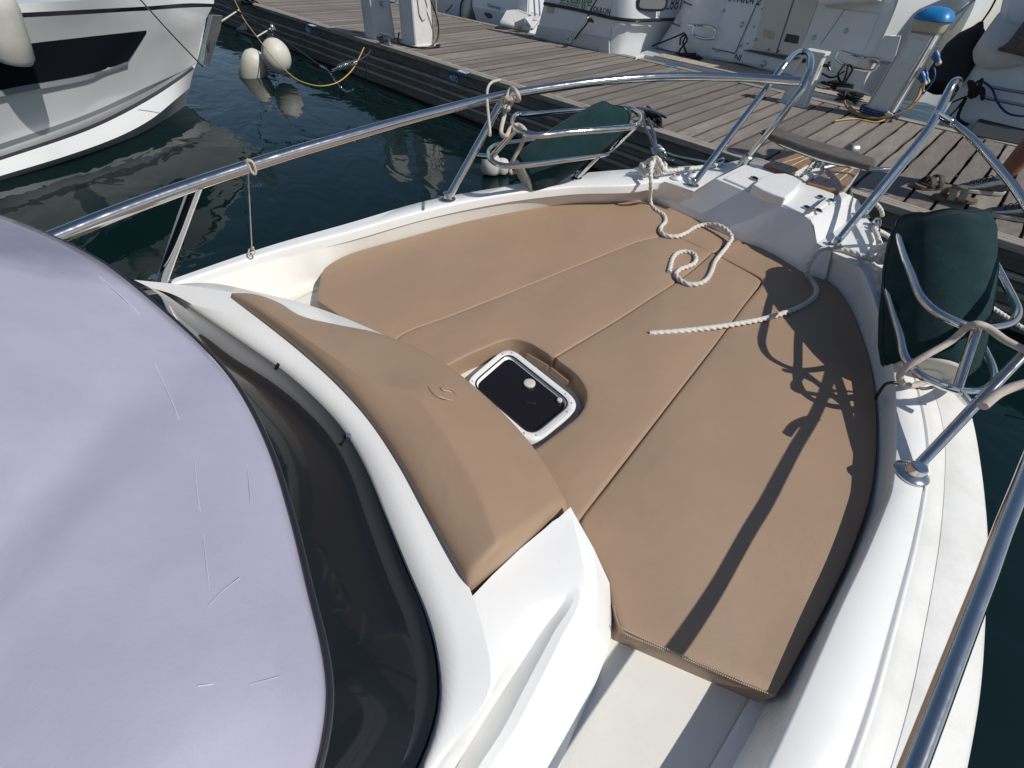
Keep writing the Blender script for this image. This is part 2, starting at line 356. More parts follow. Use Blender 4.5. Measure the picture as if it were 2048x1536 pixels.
# edge timbers and fascia boards, in lengths
def board(name, y, z, wy, hz, m, lens=4.2, jit=0.0):
    x = X0
    while x < X1:
        L = min(lens, X1-x)-0.006
        mb = MB(); nx = 10
        rows = []
        for j in range(nx+1):
            xx = x+L*j/nx; dy = 0.002*math.sin(xx*3.1+z*40)+random.uniform(-1, 1)*0.0008; dz = 0.0015*math.sin(xx*2.3+y*9)
            rows.append([Vector((xx, y-wy/2+dy, z-hz/2+dz)), Vector((xx, y+wy/2+dy, z-hz/2+dz)), Vector((xx, y+wy/2+dy, z+hz/2+dz)), Vector((xx, y-wy/2+dy, z+hz/2+dz))])
        mb.rings(rows); build(name, mb, m, jetty, smooth_shade=False, bevel=0.004, seg=1); x += lens
for (y, wy) in ((YN+0.088, 0.036), (YN+0.050, 0.030), (YN+0.014, 0.032)):
    board('edge_board', y, zd+0.004-0.02, wy, 0.045, M['stringer'], 4.2)
for (y, wy) in ((YF-0.07, 0.045), (YF-0.02, 0.042)):
    board('edge_board', y, zd+0.006-0.02, wy, 0.045, M['stringer'], 4.2)
zt = zd-0.040
for (h, off, m) in ((0.105, 0.030, 'fascia'), (0.030, -0.006, 'stringer'), (0.055, 0.018, 'fascia'), (0.028, -0.010, 'stringer'), (0.06, 0.012, 'fascia'), (0.028, -0.014, 'stringer'), (0.075, 0.004, 'fascia'), (0.06, 0.016, 'fascia')):
    board('fascia_board', YN+off+0.02, zt-h/2, 0.04, h-0.004, M[m], 5.1); zt -= h
board('fascia_board', YF-0.02, zd-0.15, 0.04, 0.22, M['fascia'], 5.1)
for y in (YN+0.35, (YN+YF)/2, YF-0.35):
    build('bearer', MB().box(((X0+X1)/2, y, zd-0.13), X1-X0, 0.08, 0.12), M['seam'], jetty, smooth_shade=False)
for x in np.arange(X0+1, X1, 4.0):
    build('float', MB().box((x, (YN+YF)/2, 0.09), 2.6, YF-YN-0.5, 0.36), M['seam'], jetty, smooth_shade=False, bevel=0.03)
# joint patch: rust stain is wear on the deck next to the second post
# number plates
def num_plate(px, py, face, txt, label, w_=0.155, h_=0.085):
    if face == 'side':
        c = PL(px, py, Vector((0, YN+0.0295, 0)), Vector((0, -1, 0))); mb = MB().box(c+Vector((0, -0.004, 0)), w_, 0.006, h_)
        ax, ay = Vector((1, 0, 0)), Vector((0, 0, 1)); nrm = Vector((0, -1, 0)); pm_ = M['plate']
    else:
        c = W(px, py, ZD+0.009+0.004); mb = MB().box(c, w_, 0.07, 0.006); ax, ay = Vector((1, 0, 0)), Vector((0, 1, 0)); nrm = Vector((0, 0, 1)); pm_ = M['platetop']
    o = build('number_plate', mb, pm_, None, smooth_shade=False); tag(o, label, 'number plate', 'blue berth number plates on the jetty edge')
    if txt:
        off = nrm*(0.0072 if face == 'side' else 0.0035)
        t = text_mb(txt, 0.078, c+off-ax*0.068*(len(txt)/4)-ay*0.027, ax, ay, depth=0.0006); build('digits', t, M['white'], o, smooth_shade=False, recalc=False)
    return o
num_plate(907, 156, 'side', '4032', 'dark blue plate reading 4032 on the near face of the jetty')
num_plate(925, 144, 'top', '4032', 'bright blue number plate lying on the jetty edge above the 4032 plate')
num_plate(617, 60, 'side', '4031', 'dark blue number plate on the jetty face above the two white floating fenders', 0.15, 0.085)
num_plate(624, 51, 'top', '4031', 'bright blue plate on the jetty edge above the white fenders')
num_plate(1344, 130, 'top', '', 'worn blue plate on the far jetty edge before the teak swim platform')
num_plate(908, 25, 'top', '', 'worn blue plate on the far jetty edge by the outboard boats')

# ---- cleats on the jetty
def jetty_cleat(p, ang, s=1.0, label='', m='galv'):
    t = thing('dock_cleat', p, label, 'cleat', 'steel mooring cleats bolted to the jetty edge')
    ax = Vector((math.cos(ang), math.sin(ang), 0)); ay = Vector((-ax.y, ax.x, 0)); mb = MB()
    P = smooth([p+ax*(x*s)+Vector((0, 0, z*s)) for x, z in ((-0.15, 0.088), (-0.08, 0.092), (0, 0.093), (0.08, 0.092), (0.15, 0.088))], 4)
    mb.tube(P, [0.008*s+0.007*s*math.sin(math.pi*i/(len(P)-1)) for i in range(len(P))], 10)
    build('horn', mb, M[m], t)
    for sx in (-1, 1):
        mb = MB(); mb.tube([p+ax*(0.055*sx*s)+Vector((0, 0, 0.002)), p+ax*(0.05*sx*s)+Vector((0, 0, 0.05*s)), p+ax*(0.045*sx*s)+Vector((0, 0, 0.088*s))], [0.022*s, 0.015*s, 0.013*s], 10); build('foot', mb, M[m], t)
    mb = MB().box(p+Vector((0, 0, 0.004)), 0.2*s, 0.07*s, 0.008, ax, ay); build('base_plate', mb, M[m], t, smooth_shade=False)
    return t
cl1 = jetty_cleat(W(774, 88, ZD+0.011), 0.05, 0.95, 'dark steel cleat with black rope lashings in front of the twin white posts')
cl2 = jetty_cleat(W(1091, 72, ZD+0.012), 0.0, 1.1, 'dark cleat on the far jetty edge by the boat from Toulon')
cl3 = jetty_cleat(W(1695, 205, ZD+0.012), 0.0, 1.05, 'dark cleat under ochre cable between short post and blue-capped pedestal')
cl4 = jetty_cleat(W(1297, 246, ZD+0.011), 0.0, 0.95, 'black cleat behind the green fender with the mooring chains')
def rope_thing(P, r, m, name, label, cat, group=None, twist=True, n=10, smooth_n=8):
    mb = MB()
    if twist: mb.rope(smooth(P, smooth_n), r)
    else: mb.tube(smooth(P, smooth_n), r, n)
    return tag(build(name, mb, M[m]), label, cat, group)
def coil_pts(c, ax, ay, az, r, turns, h, n=14, ph=0.0):
    return [c+ax*(r*math.cos(2*math.pi*i/n+ph))+ay*(r*math.sin(2*math.pi*i/n+ph))+az*(h*i/(turns*n)) for i in range(int(turns*n)+1)]
# rope lashings on cleats
p = ROOT[cl1.name]; tag(build('lashing', MB().tube(smooth([p+Vector((random.uniform(-.12, -.01), random.uniform(-.07, .05), random.uniform(.01, .07))) for _ in range(16)], 5), 0.009, 8), M['blackrope']), 'black rope lashed round the cleat before the white posts', 'rope')
p = ROOT[cl2.name]; tag(build('lashing', MB().tube(smooth([p+Vector((random.uniform(-.09, .10), random.uniform(-.05, .05), random.uniform(.01, .09))) for _ in range(18)], 5), 0.009, 8), M['blackrope']), 'black rope lashed round the far cleat by the Toulon boat', 'rope')
p = ROOT[cl3.name]; tag(build('lashing', MB().tube(smooth([p+Vector((random.uniform(-.12, .12), random.uniform(-.06, .08), random.uniform(.01, .10))) for _ in range(26)], 5), 0.010, 8), M['blackrope']), 'tangled black rope round the cleat by the pedestal', 'rope')
p = ROOT[cl4.name]; tag(build('lashing', MB().tube(smooth([p+Vector((random.uniform(-.10, .14), random.uniform(-.07, .05), random.uniform(.01, .10))) for _ in range(22)], 5), 0.010, 8), M['blackrope']), 'black rope bundle on the cleat behind the green fender', 'rope')
tag(build('lashing', MB().tube(smooth([W(500, 12, ZD)+Vector((random.uniform(-.35, .25), random.uniform(-.06, .08), random.uniform(0, .12))) for _ in range(34)], 5), 0.012, 8), M['blackrope']), 'tangled black mooring ropes heaped on the jetty edge at the far left', 'rope')

# ---- posts
def quad_post(name, base, w0, w1, d0, d1, h, label, cat, lean=(0, 0), yaw=0.0, m='post', plate=True):
    t = thing(name, base, label, cat)
    ax = Vector((math.cos(yaw), math.sin(yaw), 0)); ay = Vector((-ax.y, ax.x, 0)); mb = MB()
    R = []
    for z, ww, dd in ((0.0, w0, d0), (h*0.5, (w0+w1)/2, (d0+d1)/2), (h, w1, d1)):
        c = base+Vector((lean[0]*z, lean[1]*z, z)); cr = 0.012
        R.append([c+ax*(sx*(ww/2-(cr if k == (0 if sx*sy > 0 else 1) else 0)))+ay*(sy*(dd/2-(cr if k == (1 if sx*sy > 0 else 0) else 0))) for sx, sy in ((1, 1), (-1, 1), (-1, -1), (1, -1)) for k in (0, 1)])
    mb.rings(R); build('body', mb, M[m], t, smooth_shade=True, auto=20)
    return t, ax, ay
b1 = W(761, 76, ZD); p1, ax, ay = quad_post('service_post', b1, 0.25, 0.20, 0.31, 0.25, 0.9, 'left of the twin white service posts with a dark tap and hook on its face', 'post', yaw=0.0)
tap = MB(); c = b1+Vector((0.11, 0.0, 0.34)); tap.tube(smooth([c, c+Vector((0.045, 0.0, 0.0)), c+Vector((0.06, 0, -0.025))], 5), 0.011, 10); tap.box(c+Vector((0.03, 0, 0.028)), 0.012, 0.07, 0.014); build('tap', tap, M['steeld'], p1)
hk = MB(); c = b1+Vector((0.09, 0.14, 0.36)); hk.tube(smooth([c, c+Vector((0.01, 0.09, 0)), c+Vector((0.01, 0.10, 0.06)), c+Vector((0.0, 0, 0.07))], 5), 0.006, 8); build('hose_hook', hk, M['black'], p1)
b2 = W(838, 90, ZD); p2, ax, ay = quad_post('service_pedestal', b2, 0.30, 0.26, 0.31, 0.27, 1.0, 'right of the twin white service posts with hanging black cable', 'pedestal', yaw=0.0)
fl = MB(); fl.box(b2+Vector((0, 0, 0.012)), 0.33, 0.34, 0.02, ax, ay); build('foot_plate', fl, M['post'], p2, smooth_shade=False, bevel=0.004)
rp = MB(); c = b2+ax*0.136+Vector((0, 0.0, 0.33)); rp.prism([c+ay*x+Vector((0, 0, z)) for x, z in ((-0.08, 0.4), (0.08, 0.4), (0.07, 0.05), (0.03, -0.06), (-0.02, -0.08), (-0.06, -0.02))], ax*0.014); build('face_panel', rp, M['post'], p2, bevel=0.006)
b2v = b2+Vector((0, -0.115, 0))
rope_thing([b2v+Vector(q) for q in ((0.17, 0.10, 0.62), (0.21, 0.20, 0.42), (0.22, 0.27, 0.22), (0.22, 0.24, 0.08), (0.22, 0.10, 0.012), (0.20, -0.04, 0.012))], 0.008, 'black', 'power_cable', 'black power cable hanging down the face of the right twin white post', 'cable', twist=False)
rope_thing([b2v+Vector(q) for q in ((-0.24, 0.0, 0.10), (-0.21, -0.05, 0.03), (-0.12, -0.09, 0.02), (0.02, -0.09, 0.014), (0.17, -0.05, 0.014), (0.25, 0.06, 0.016), (0.27, 0.20, 0.016), (0.24, 0.26, 0.02), (0.20, 0.22, 0.02))], 0.009, 'black', 'power_cable', 'black cable looped round the foot of the right twin white post', 'cable', twist=False)
rope_thing([b2v+Vector(q) for q in ((0.20, 0.27, 0.66), (0.205, 0.27, 0.40), (0.20, 0.26, 0.2), (0.18, 0.22, 0.035))], 0.006, 'yellow', 'power_cable', 'pale yellow cable hanging beside the right twin white post', 'cable', twist=False)
rope_thing([b2v+Vector(q) for q in ((-0.22, -0.05, 0.012), (-0.36, -0.06, 0.014), (-0.5, -0.09, 0.016), (-0.66, -0.13, 0.018), (-0.75, -0.16, -0.03), (-0.80, -0.165, -0.10))], 0.006, 'yellow', 'power_cable', 'yellow cable running along the jetty edge past the left cleat', 'cable', twist=False)
# short post
b3 = W(1588, 207, ZD); 
p3, ax, ay = quad_post('short_post', b3, 0.235, 0.185, 0.15, 0.13, 0.40, 'short white box post with tap behind the bow rail on the far jetty edge', 'post', yaw=-0.02)
mb = MB().box(b3+Vector((0, 0, 0.41)), 0.195, 0.145, 0.03, ax, ay); build('cap', mb, M['post'], p3, smooth_shade=False, bevel=0.006)
mb = MB().box(b3+Vector((0, 0, 0.006)), 0.27, 0.20, 0.012, ax, ay); build('foot_plate', mb, M['post'], p3, smooth_shade=False, bevel=0.003)
mb = MB(); c = b3+Vector((0.10, 0, 0.33)); mb.tube([c, c+Vector((0.06, 0, 0))], 0.014, 10); mb.tube([c+Vector((0.045, 0, 0)), c+Vector((0.075, 0, -0.03))], 0.01, 8); mb.box(c+Vector((0.04, 0, 0.026)), 0.014, 0.045, 0.014); build('tap', mb, M['black'], p3)
mb = MB(); mb.lathe(b3+Vector((-0.055, -0.075, 0.345)), (0, -1, 0), ((0, 0.018), (0.004, 0.018), (0.006, 0.012)), 14); build('socket', mb, M['black'], p3)
# big pedestal with blue cap
b4 = W(1752, 236, ZD); H4 = 0.64
p4, ax, ay = quad_post('power_pedestal', b4, 0.235, 0.205, 0.17, 0.15, H4, 'tall white power pedestal with blue lamp cap and blue plugs', 'pedestal', yaw=-0.05)
top = b4+Vector((0, 0, H4))
mb = MB(); R = [[top+ax*(x*s)+ay*(y*s)+Vector((0, 0, z)) for x, y in [(math.cos(a)*0.5*abs(math.cos(a))**-0.35 if abs(math.cos(a)) > 1e-3 else 0, math.sin(a)*0.5*abs(math.sin(a))**-0.35 if abs(math.sin(a)) > 1e-3 else 0) for a in [2*math.pi*(k+0.5)/24 for k in range(24)]]] for z, s in ((0.002, 0.225), (0.012, 0.235), (0.07, 0.245))]
mb.rings(R); build('lamp_lens', mb, M['lens'], p4, auto=30)
mb = MB(); R = [[top+ax*(x*s)+ay*(y*s)+Vector((0, 0, z)) for x, y in [(math.cos(a)*0.5*abs(math.cos(a))**-0.35 if abs(math.cos(a)) > 1e-3 else 0, math.sin(a)*0.5*abs(math.sin(a))**-0.35 if abs(math.sin(a)) > 1e-3 else 0) for a in [2*math.pi*(k+0.5)/24 for k in range(24)]]] for z, s in ((0.071, 0.255), (0.078, 0.272), (0.10, 0.262), (0.13, 0.215), (0.148, 0.15), (0.156, 0.07), (0.158, 0.01))]
mb.rings(R); build('lamp_cap', mb, M['bluecap'], p4, auto=50)
mb = MB().box(b4+ay*-0.082+Vector((-0.005, 0, H4*0.52)), 0.165, 0.012, H4*0.92, ax, ay); build('front_panel', mb, M['post'], p4, smooth_shade=False, bevel=0.004)
mb = MB().box(b4+ay*-0.086+Vector((0.0, -0.003, H4*0.80)), 0.12, 0.006, 0.16, ax, ay); build('door_panel', mb, M['bwhite'], p4, smooth_shade=False, bevel=0.008)
for z, dy in ((0.52, 0.02), (0.38, -0.035), (0.385, 0.03)):
    c = b4+ax*0.113+ay*dy+Vector((0, 0, z))
    mb = MB().box(c+ax*0.012, 0.03, 0.058, 0.075, ax, ay); s_ = build('socket', mb, M['steeld'], p4, smooth_shade=False, bevel=0.006)
    d = (ax*0.75+Vector((0, 0, -0.66))).normalized()
    mb = MB(); mb.lathe(c+ax*0.02, d, ((0, 0.025), (0.03, 0.028), (0.05, 0.026), (0.06, 0.022), (0.085, 0.02), (0.09, 0.014)), 16); build('plug', mb, M['blueplug'], p4)
    mb = MB(); mb.lathe(c+ax*0.02+d*0.088, d, ((0, 0.021), (0.02, 0.019), (0.028, 0.01)), 14); build('plug_gland', mb, M['lens'], p4)
pb = b4
def ppt(x, y, z): return pb+ax*x+ay*y+Vector((0, 0, z))
rope_thing([ppt(0.19, -0.035, 0.30), ppt(0.215, -0.045, 0.22), ppt(0.20, -0.07, 0.13), ppt(0.12, -0.12, 0.055), ppt(0.0, -0.145, 0.02), ppt(-0.14, -0.11, 0.012), ppt(-0.28, -0.01, 0.03), ppt(-0.34, 0.05, 0.06)], 0.008, 'orange', 'power_cable', 'front ochre cable drooping from the blue plugs of the pedestal', 'cable', 'ochre cables from the blue plugs', twist=False)
rope_thing([ppt(0.19, 0.03, 0.305), ppt(0.225, 0.02, 0.24), ppt(0.22, -0.03, 0.15), ppt(0.14, -0.09, 0.07), ppt(0.02, -0.125, 0.024), ppt(-0.13, -0.09, 0.014), ppt(-0.27, 0.01, 0.04)], 0.008, 'orange', 'power_cable', 'rear ochre cable drooping behind the first from the blue plugs', 'cable', 'ochre cables from the blue plugs', twist=False)
rope_thing([ppt(0.19, 0.02, 0.43), ppt(0.24, 0.02, 0.36), ppt(0.235, 0.02, 0.24), ppt(0.20, 0.05, 0.12)], 0.006, 'blueplug', 'power_cable', 'thin blue cable hanging from the upper plug of the pedestal', 'cable', twist=False)
tag(build('blue_rope', MB().rope(smooth(coil_pts(b4+Vector((0.0, 0, 0.025)), ax*1.05, ay*0.8, Vector((0, 0, 1)), 0.155, 3.3, 0.06, 10), 4), 0.007), M['bluerope']), 'blue rope coiled round the foot of the blue-capped pedestal', 'rope')
tag(build('rope_knot', MB().rope(smooth([b4+ax*0.10+ay*-0.11+Vector((random.uniform(-.03, .03), random.uniform(-.02, .02), 0.02+0.008*i)) for i in range(10)], 5), 0.007), M['rope']), 'white and blue knot at the right foot of the pedestal', 'rope')
rope_thing([ppt(0.10, -0.14, 0.03), ppt(0.06, -0.20, 0.010), ppt(-0.02, -0.24, 0.010), ppt(-0.10, -0.27, 0.010), ppt(-0.14, -0.36, 0.010), ppt(-0.19, -0.52, 0.010)], 0.006, 'yellow', 'power_cable', 'thin yellow cable lying on the planks below the pedestal', 'cable', twist=False)

# ---- fenders floating against the jetty
UPV_ = Vector((0, 0, 1))
def fender(name, c, axis, prof, m, label, group=None, sx=1.0):
    mb = MB(); mb.lathe(c, axis, prof, 28, sx); return tag(build(name, mb, M[m]), label, 'fender', group)
c0 = W(497, 152, -1.54)
fender('cylinder_fender', c0+Vector((-0.03, 0.0, -0.10)), UPV_+RT*0.62, ((0, 0.09), (0.02, 0.13), (0.06, 0.150), (0.28, 0.150), (0.37, 0.125), (0.42, 0.075), (0.43, 0.03)), 'fendw', 'white cylinder fender leaning in the water by the jetty', 'white fenders floating against the jetty')
c1 = W(549, 116, -1.32)
fender('ball_fender', c1+Vector((0, 0, -0.17)), (0.05, 0.15, 1), [(0.19-0.19*math.cos(t), 0.172*math.sin(t)) for t in np.linspace(0.06, math.pi-0.06, 16)], 'fendw', 'round white ball fender hanging against the jetty', 'white fenders floating against the jetty')
# bracket with triangle gussets
br = thing('mooring_bracket', W(505, 62, -1.25), 'pale triangular steel bracket on the jetty face above the white fenders', 'bracket')
yb = YN-0.02
def bp_(px, py, dy=0.0): return PL(px, py, Vector((0, yb-dy, 0)), Vector((0, -1, 0)))
for tri in (((473, 58), (491, 44), (494, 60)), ((527, 82), (545, 62), (546, 80))):
    mb = MB().prism([bp_(*q, 0.10 if i == 0 else 0.02) for i, q in enumerate(tri)], (0, 0.012, 0)); build('gusset', mb, M['fendw'], br, smooth_shade=False)
mb = MB(); mb.tube([bp_(475, 60, .06), bp_(545, 85, .06)], 0.022, 10); build('crossbar', mb, M['fascia'], br)
# springs, chains, ropes on the left
def spring(a, b, r, wr, turns, label, m='steeld'):
    d = (b-a); L = d.length; az = d.normalized(); x = az.orthogonal().normalized(); y = az.cross(x); mb = MB()
    mb.tube(coil_pts(a+az*L*0.15, x, y, az, r, turns, L*0.7, 14), wr, 7)
    for s in (1, -1): mb.tube([a-az*L*0.25+x*r*0.6*s, a+az*L*0.9+x*r*0.6*s], wr*0.8, 6); mb.tube([a+az*L*0.1+y*r*0.6*s, b+az*L*0.25+y*r*0.6*s], wr*0.8, 6)
    return tag(build('mooring_spring', mb, M[m]), label, 'spring', 'steel mooring springs')
def chain(P, s, label, m='steeld', name='chain', cat='chain'):
    P = smooth(P, 8); L = clen(P); n_ = max(2, int(L/(s*2.1))); P = resample(P, n_+1); mb = MB()
    for i in range(n_):
        a, b = P[i], P[i+1]; d = (b-a).normalized(); x = d.orthogonal().normalized(); y = d.cross(x)
        if i % 2: x, y = y, x
        c = (a+b)/2; mb.tube([c+d*(s*1.35*math.cos(t))+x*(s*0.8*math.sin(t)) for t in [2*math.pi*k/10 for k in range(10)]], s*0.3, 6, closed=True)
    return tag(build(name, mb, M[m]), label, cat)
A1 = W(672, 138, -1.18); A2 = W(706, 125, -1.15)
spring(A1, A2, 0.026, 0.006, 8, 'steel coil spring near the left cleat on the jetty face')
rope_thing([W(430, -5, -0.75), W(560, 75, -1.0), W(640, 131, -1.17)], 0.009, 'blackrope', 'mooring_rope', 'taut dark mooring rope running from the grey boat to the coil spring', 'rope')
rope_thing([A2, W(715, 122, -1.14), W(735, 110, -1.12), W(742, 100, -1.09)], 0.006, 'steeld', 'shackle_wire', 'wire strop joining the coil spring to the left cleat', 'wire', twist=False)
chain([W(640, 131, -1.17), W(655, 140, -1.18), W(668, 158, -1.27), W(685, 178, -1.35), W(697, 183, -1.36), W(708, 178, -1.33)], 0.011, 'bright galvanised chain hanging below the coil spring', 'steel')
rope_thing([W(466, -6, -0.95), W(478, 18, -1.0), W(489, 40, -1.05), W(515, 75, -1.15), W(560, 130, -1.22), W(600, 162, -1.28), W(640, 172, -1.30), W(672, 166, -1.28), W(700, 145, -1.22), W(722, 108, -1.13), W(728, 95, -1.09)], 0.0055, 'yellow', 'shore_cable', 'yellow shore cable sagging over the water left of the jetty', 'cable', twist=False, smooth_n=12)
rope_thing([W(436, 47, -0.92), W(455, 35, -0.98), W(478, 20, -1.05)], 0.009, 'rope', 'mooring_line', 'pale mooring line from the grey boat bow to the jetty', 'rope')
rope_thing([W(515, 73, -1.12), W(530, 64, -1.12), W(544, 56, -1.12)], 0.008, 'rope', 'mooring_line', 'short pale line above the ball fender', 'rope')
rope_thing([W(732, 112, -1.12), W(733, 140, -1.25), W(729, 185, -1.5)], 0.006, 'blackrope', 'mooring_line', 'thin black line hanging down the jetty face from the left cleat', 'rope', twist=False)
tag(build('shackle', MB().tube(coil_pts(W(549, 60, -1.12), Vector((0.03, 0, 0)), Vector((0, 0, 0.06)), Vector((0, -1, 0)), 1, 2.2, 0.04, 10), 0.008, 7), M['steel']), 'bright shackle on the jetty bracket above the ball fender', 'shackle')

# ==================================================================== GREY NEIGHBOUR BOAT (left)
def NC(pts, n=8): return smooth([W(*p) for p in pts], n)
nb = thing('grey_cruiser', W(200, 300, -1.54), 'pale grey motor cruiser at left with black hull window and stripe', 'boat')
wl = NC([(-260, 440, -1.56), (-120, 400, -1.56), (0, 364, -1.55), (144, 320, -1.55), (260, 279, -1.55), (308, 255, -1.55), (350, 228, -1.55), (371, 213, -1.55)])
ch = NC([(-260, 425, -1.50), (-120, 388, -1.50), (0, 352, -1.49), (144, 308, -1.47), (240, 272, -1.46), (300, 240, -1.43), (350, 200, -1.40), (379, 176, -1.39)])
s1 = NC([(-260, 400, -1.43), (-120, 361, -1.43), (0, 321, -1.42), (178, 260, -1.39), (289, 205, -1.34), (359, 160, -1.285), (388, 138, -1.25)])
s2 = NC([(-260, 392, -1.42), (-120, 353, -1.415), (0, 313, -1.405), (178, 252, -1.375), (289, 196, -1.325), (359, 152, -1.27), (390, 131, -1.235)])
HB = resample(s2, 90); HB = [HB[0]+(HB[0]-HB[1])*k for k in range(30, 0, -1)]+HB+[HB[-1]+(HB[-1]-HB[-2])*k for k in range(1, 30)]
def hull_pt(px, py):                            # where the ray meets topsides flaring out from the stripe
    lo = None
    for i in range(240):
        z = -1.42+i*0.0045; p = W(px, py, z); best = None
        for k in range(0, len(HB), 2):
            d2 = (HB[k].x-p.x)**2+(HB[k].y-p.y)**2
            if best is None or d2 < best[0]: best = (d2, k)
        k = min(max(best[1], 1), len(HB)-2); t = HB[k+1]-HB[k-1]; n_ = Vector((-t.y, t.x, 0)).normalized()
        if n_.x < 0: n_ = -n_
        q = p-HB[k]; u = k/len(HB); fl = math.tan(math.radians(23-13*max(0, (u-0.5)/0.5)))
        g_ = q.x*n_.x+q.y*n_.y-fl*(q.z if q.z > 0 else 0)
        if lo is not None and (g_ > 0) != (lo > 0): return p
        lo = g_
    return W(px, py, -1.3)
def HC(pts, n=8): return smooth([hull_pt(*p) for p in pts], n)
k0 = HC([(-260, 380), (-120, 340), (0, 300), (169, 240), (289, 185), (359, 146), (392, 127)])
k1 = HC([(-260, 365), (-120, 327), (0, 288), (169, 230), (289, 176), (366, 141), (394, 124)])
w0 = HC([(-260, 245), (-120, 211), (0, 180), (169, 149), (260, 121), (330, 95), (405, 80)])
w1 = HC([(-260, 135), (-120, 115), (36, 90), (170, 74), (299, 59), (360, 47), (412, 38)])
rr = HC([(-260, 60), (-120, 47), (0, 38), (144, 30), (289, 21), (380, 15), (424, 14)])
def lift(c, up, out): return [p+Vector((out, 0, up)) for p in c]
r2 = lift(HC([(-260, 54), (-120, 41), (0, 32), (144, 24), (289, 16), (380, 9), (427, 10)]), 0.012, 0.02)
gw = lift(HC([(-260, 40), (-120, 28), (0, 16), (144, 6), (289, 0), (380, -2), (430, 4)]), 0.012, -0.01)
dk = [p+Vector((-0.35, -0.05, 0.05)) for p in gw]
N = 60
build('bottom', MB().loft([wl, ch], N), M['bgrey'], nb)
build('lower_hull', MB().loft([ch, s1], N), M['hullw'], nb)
build('stripe', MB().loft([s1, s2], N), M['hulld'], nb)
build('hull_side', MB().loft([s2, k0], N), M['hullw'], nb)
build('grey_band', MB().loft([k0, k1], N), M['band'], nb)
build('topsides', MB().loft([resample(k1, N), mixc(k1, w0, .5, N), resample(w0, N), mixc(w0, w1, .5, N), resample(w1, N), resample(rr, N)]), M['hullg'], nb)
build('rubbing_strake', MB().loft([rr, r2], N), M['hulld'], nb)
build('gunwale', MB().loft([r2, gw, dk], N), M['hullw'], nb)
# far side of the hull so it is a solid body
off = Vector((-2.6, -0.6, 0)); stem_i = -1
def mirror(c):  # other side: fan back from the stem
    s = c[-1]; L = clen(c); m = []
    for q in c: d = (s-q); m.append(s+Vector((-d.x*0.2-abs(d.y)*1.3-abs(d.x)*0.4, -abs(d.y)*0.75-abs(d.x)*0.3, q.z-s.z)))
    return m
build('far_side', MB().loft([mirror(x) for x in (wl, s1, k1, w1, rr, gw)], N), M['hullw'], nb)
build('deck', MB().loft([gw, mirror(gw)], N), M['bwhite'], nb)
# hull window, a smoked pane following the topsides, in a pale bevelled surround
wb_ = HC([(-260, 245), (-120, 211), (0, 180), (169, 149), (220, 135), (257, 121)])
wt_ = HC([(-260, 135), (-120, 115), (36, 90), (170, 74), (250, 65.5), (298, 60)])
wb_, wt_ = resample(wb_, 50), resample(wt_, 50)
outn = Vector((0.93, -0.30, 0.05)).normalized()
rowsw = [[(p.lerp(q, t) + outn*(0.012 + 0.006*math.sin(math.pi*t))) for p, q in zip(wb_, wt_)] for t in (0, .15, .3, .45, .6, .75, .9, 1)]
mb = MB().loft(rowsw); mb.loft([rowsw[0], [p-outn*0.05 for p in rowsw[0]]]); mb.loft([rowsw[-1], [p-outn*0.05 for p in rowsw[-1]]]); endw = [r_[-1] for r_ in rowsw]; mb.loft([endw, [p-outn*0.05 for p in endw]])
build('hull_window', mb, M['dkglass'], nb)
sur = [q+outn*0.010 for q in wb_]; build('window_surround', MB().loft([[p+outn*0.006 for p in wb_], [W(0, 0, -1)*0+p+outn*0.004+Vector((0.02, -0.03, -0.035)) for p in wb_], [p-outn*0.02+Vector((0.02, -0.03, -0.045)) for p in wb_]]), M['band'], nb)
# bow plate (anchor) and wires
bp0 = [W(*q) for q in ((417, 29, -0.74), (438, 30, -0.80), (433, 60, -0.92), (409, 134, -1.10), (396, 128, -1.08), (404, 90, -0.98))]
mb = MB().prism(bp0, (0.05, 0.02, 0.0)); tag(build('anchor_plate', mb, M['galv'], None, bevel=0.006), 'flat pale steel anchor hanging at the bow of the grey cruiser', 'anchor')
rope_thing([W(276, -6, -0.50), W(340, 65, -0.74), W(405, 133, -1.07)], 0.006, 'steel', 'bow_wire', 'taut steel wire crossing the grey cruiser bow', 'wire', twist=False)
rope_thing([W(421, 32, -0.76), W(412, 75, -0.93), W(418, 100, -1.0), W(420, 72, -0.93), W(430, 40, -0.83)], 0.004, 'blackrope', 'lanyard', 'thin dark cord tied on the pale anchor plate', 'rope', twist=False)
def toward(p, m_): e_ = Vector((0, 0, EYE)); d_ = p-e_; return e_+d_*(1-m_/d_.length)
c = toward(hull_pt(2, 10), 0.20)+Vector((0, 0, 0.10)); d = toward(hull_pt(28, 124), 0.17)-c
tag(build('hull_fender', MB().lathe(c, d, ((0, 0.075), (0.05*d.length, 0.10), (0.25*d.length, 0.115), (0.6*d.length, 0.117), (0.88*d.length, 0.115), (0.97*d.length, 0.095), (1.0*d.length, 0.06)), 24), M['fendw']), 'long white fender hanging on the side of the grey cruiser', 'fender')

# ==================================================================== FAR BOATS
UPV = Vector((0, 0, 1))
def strip(name, pts, p0, nrm, off, th, m, parent, bevel=0.0):
    P = [PL(x, y, p0, nrm, off) for x, y in pts]
    return build(name, MB().prism(P, -nrm*th), m, parent, smooth_shade=False, bevel=bevel)
def line_on(pts, p0, nrm, r, m, parent, name='seam', off=0.0):
    return build(name, MB().tube(smooth([PL(x, y, p0, nrm, off) for x, y in pts], 4), r, 6), m, parent)
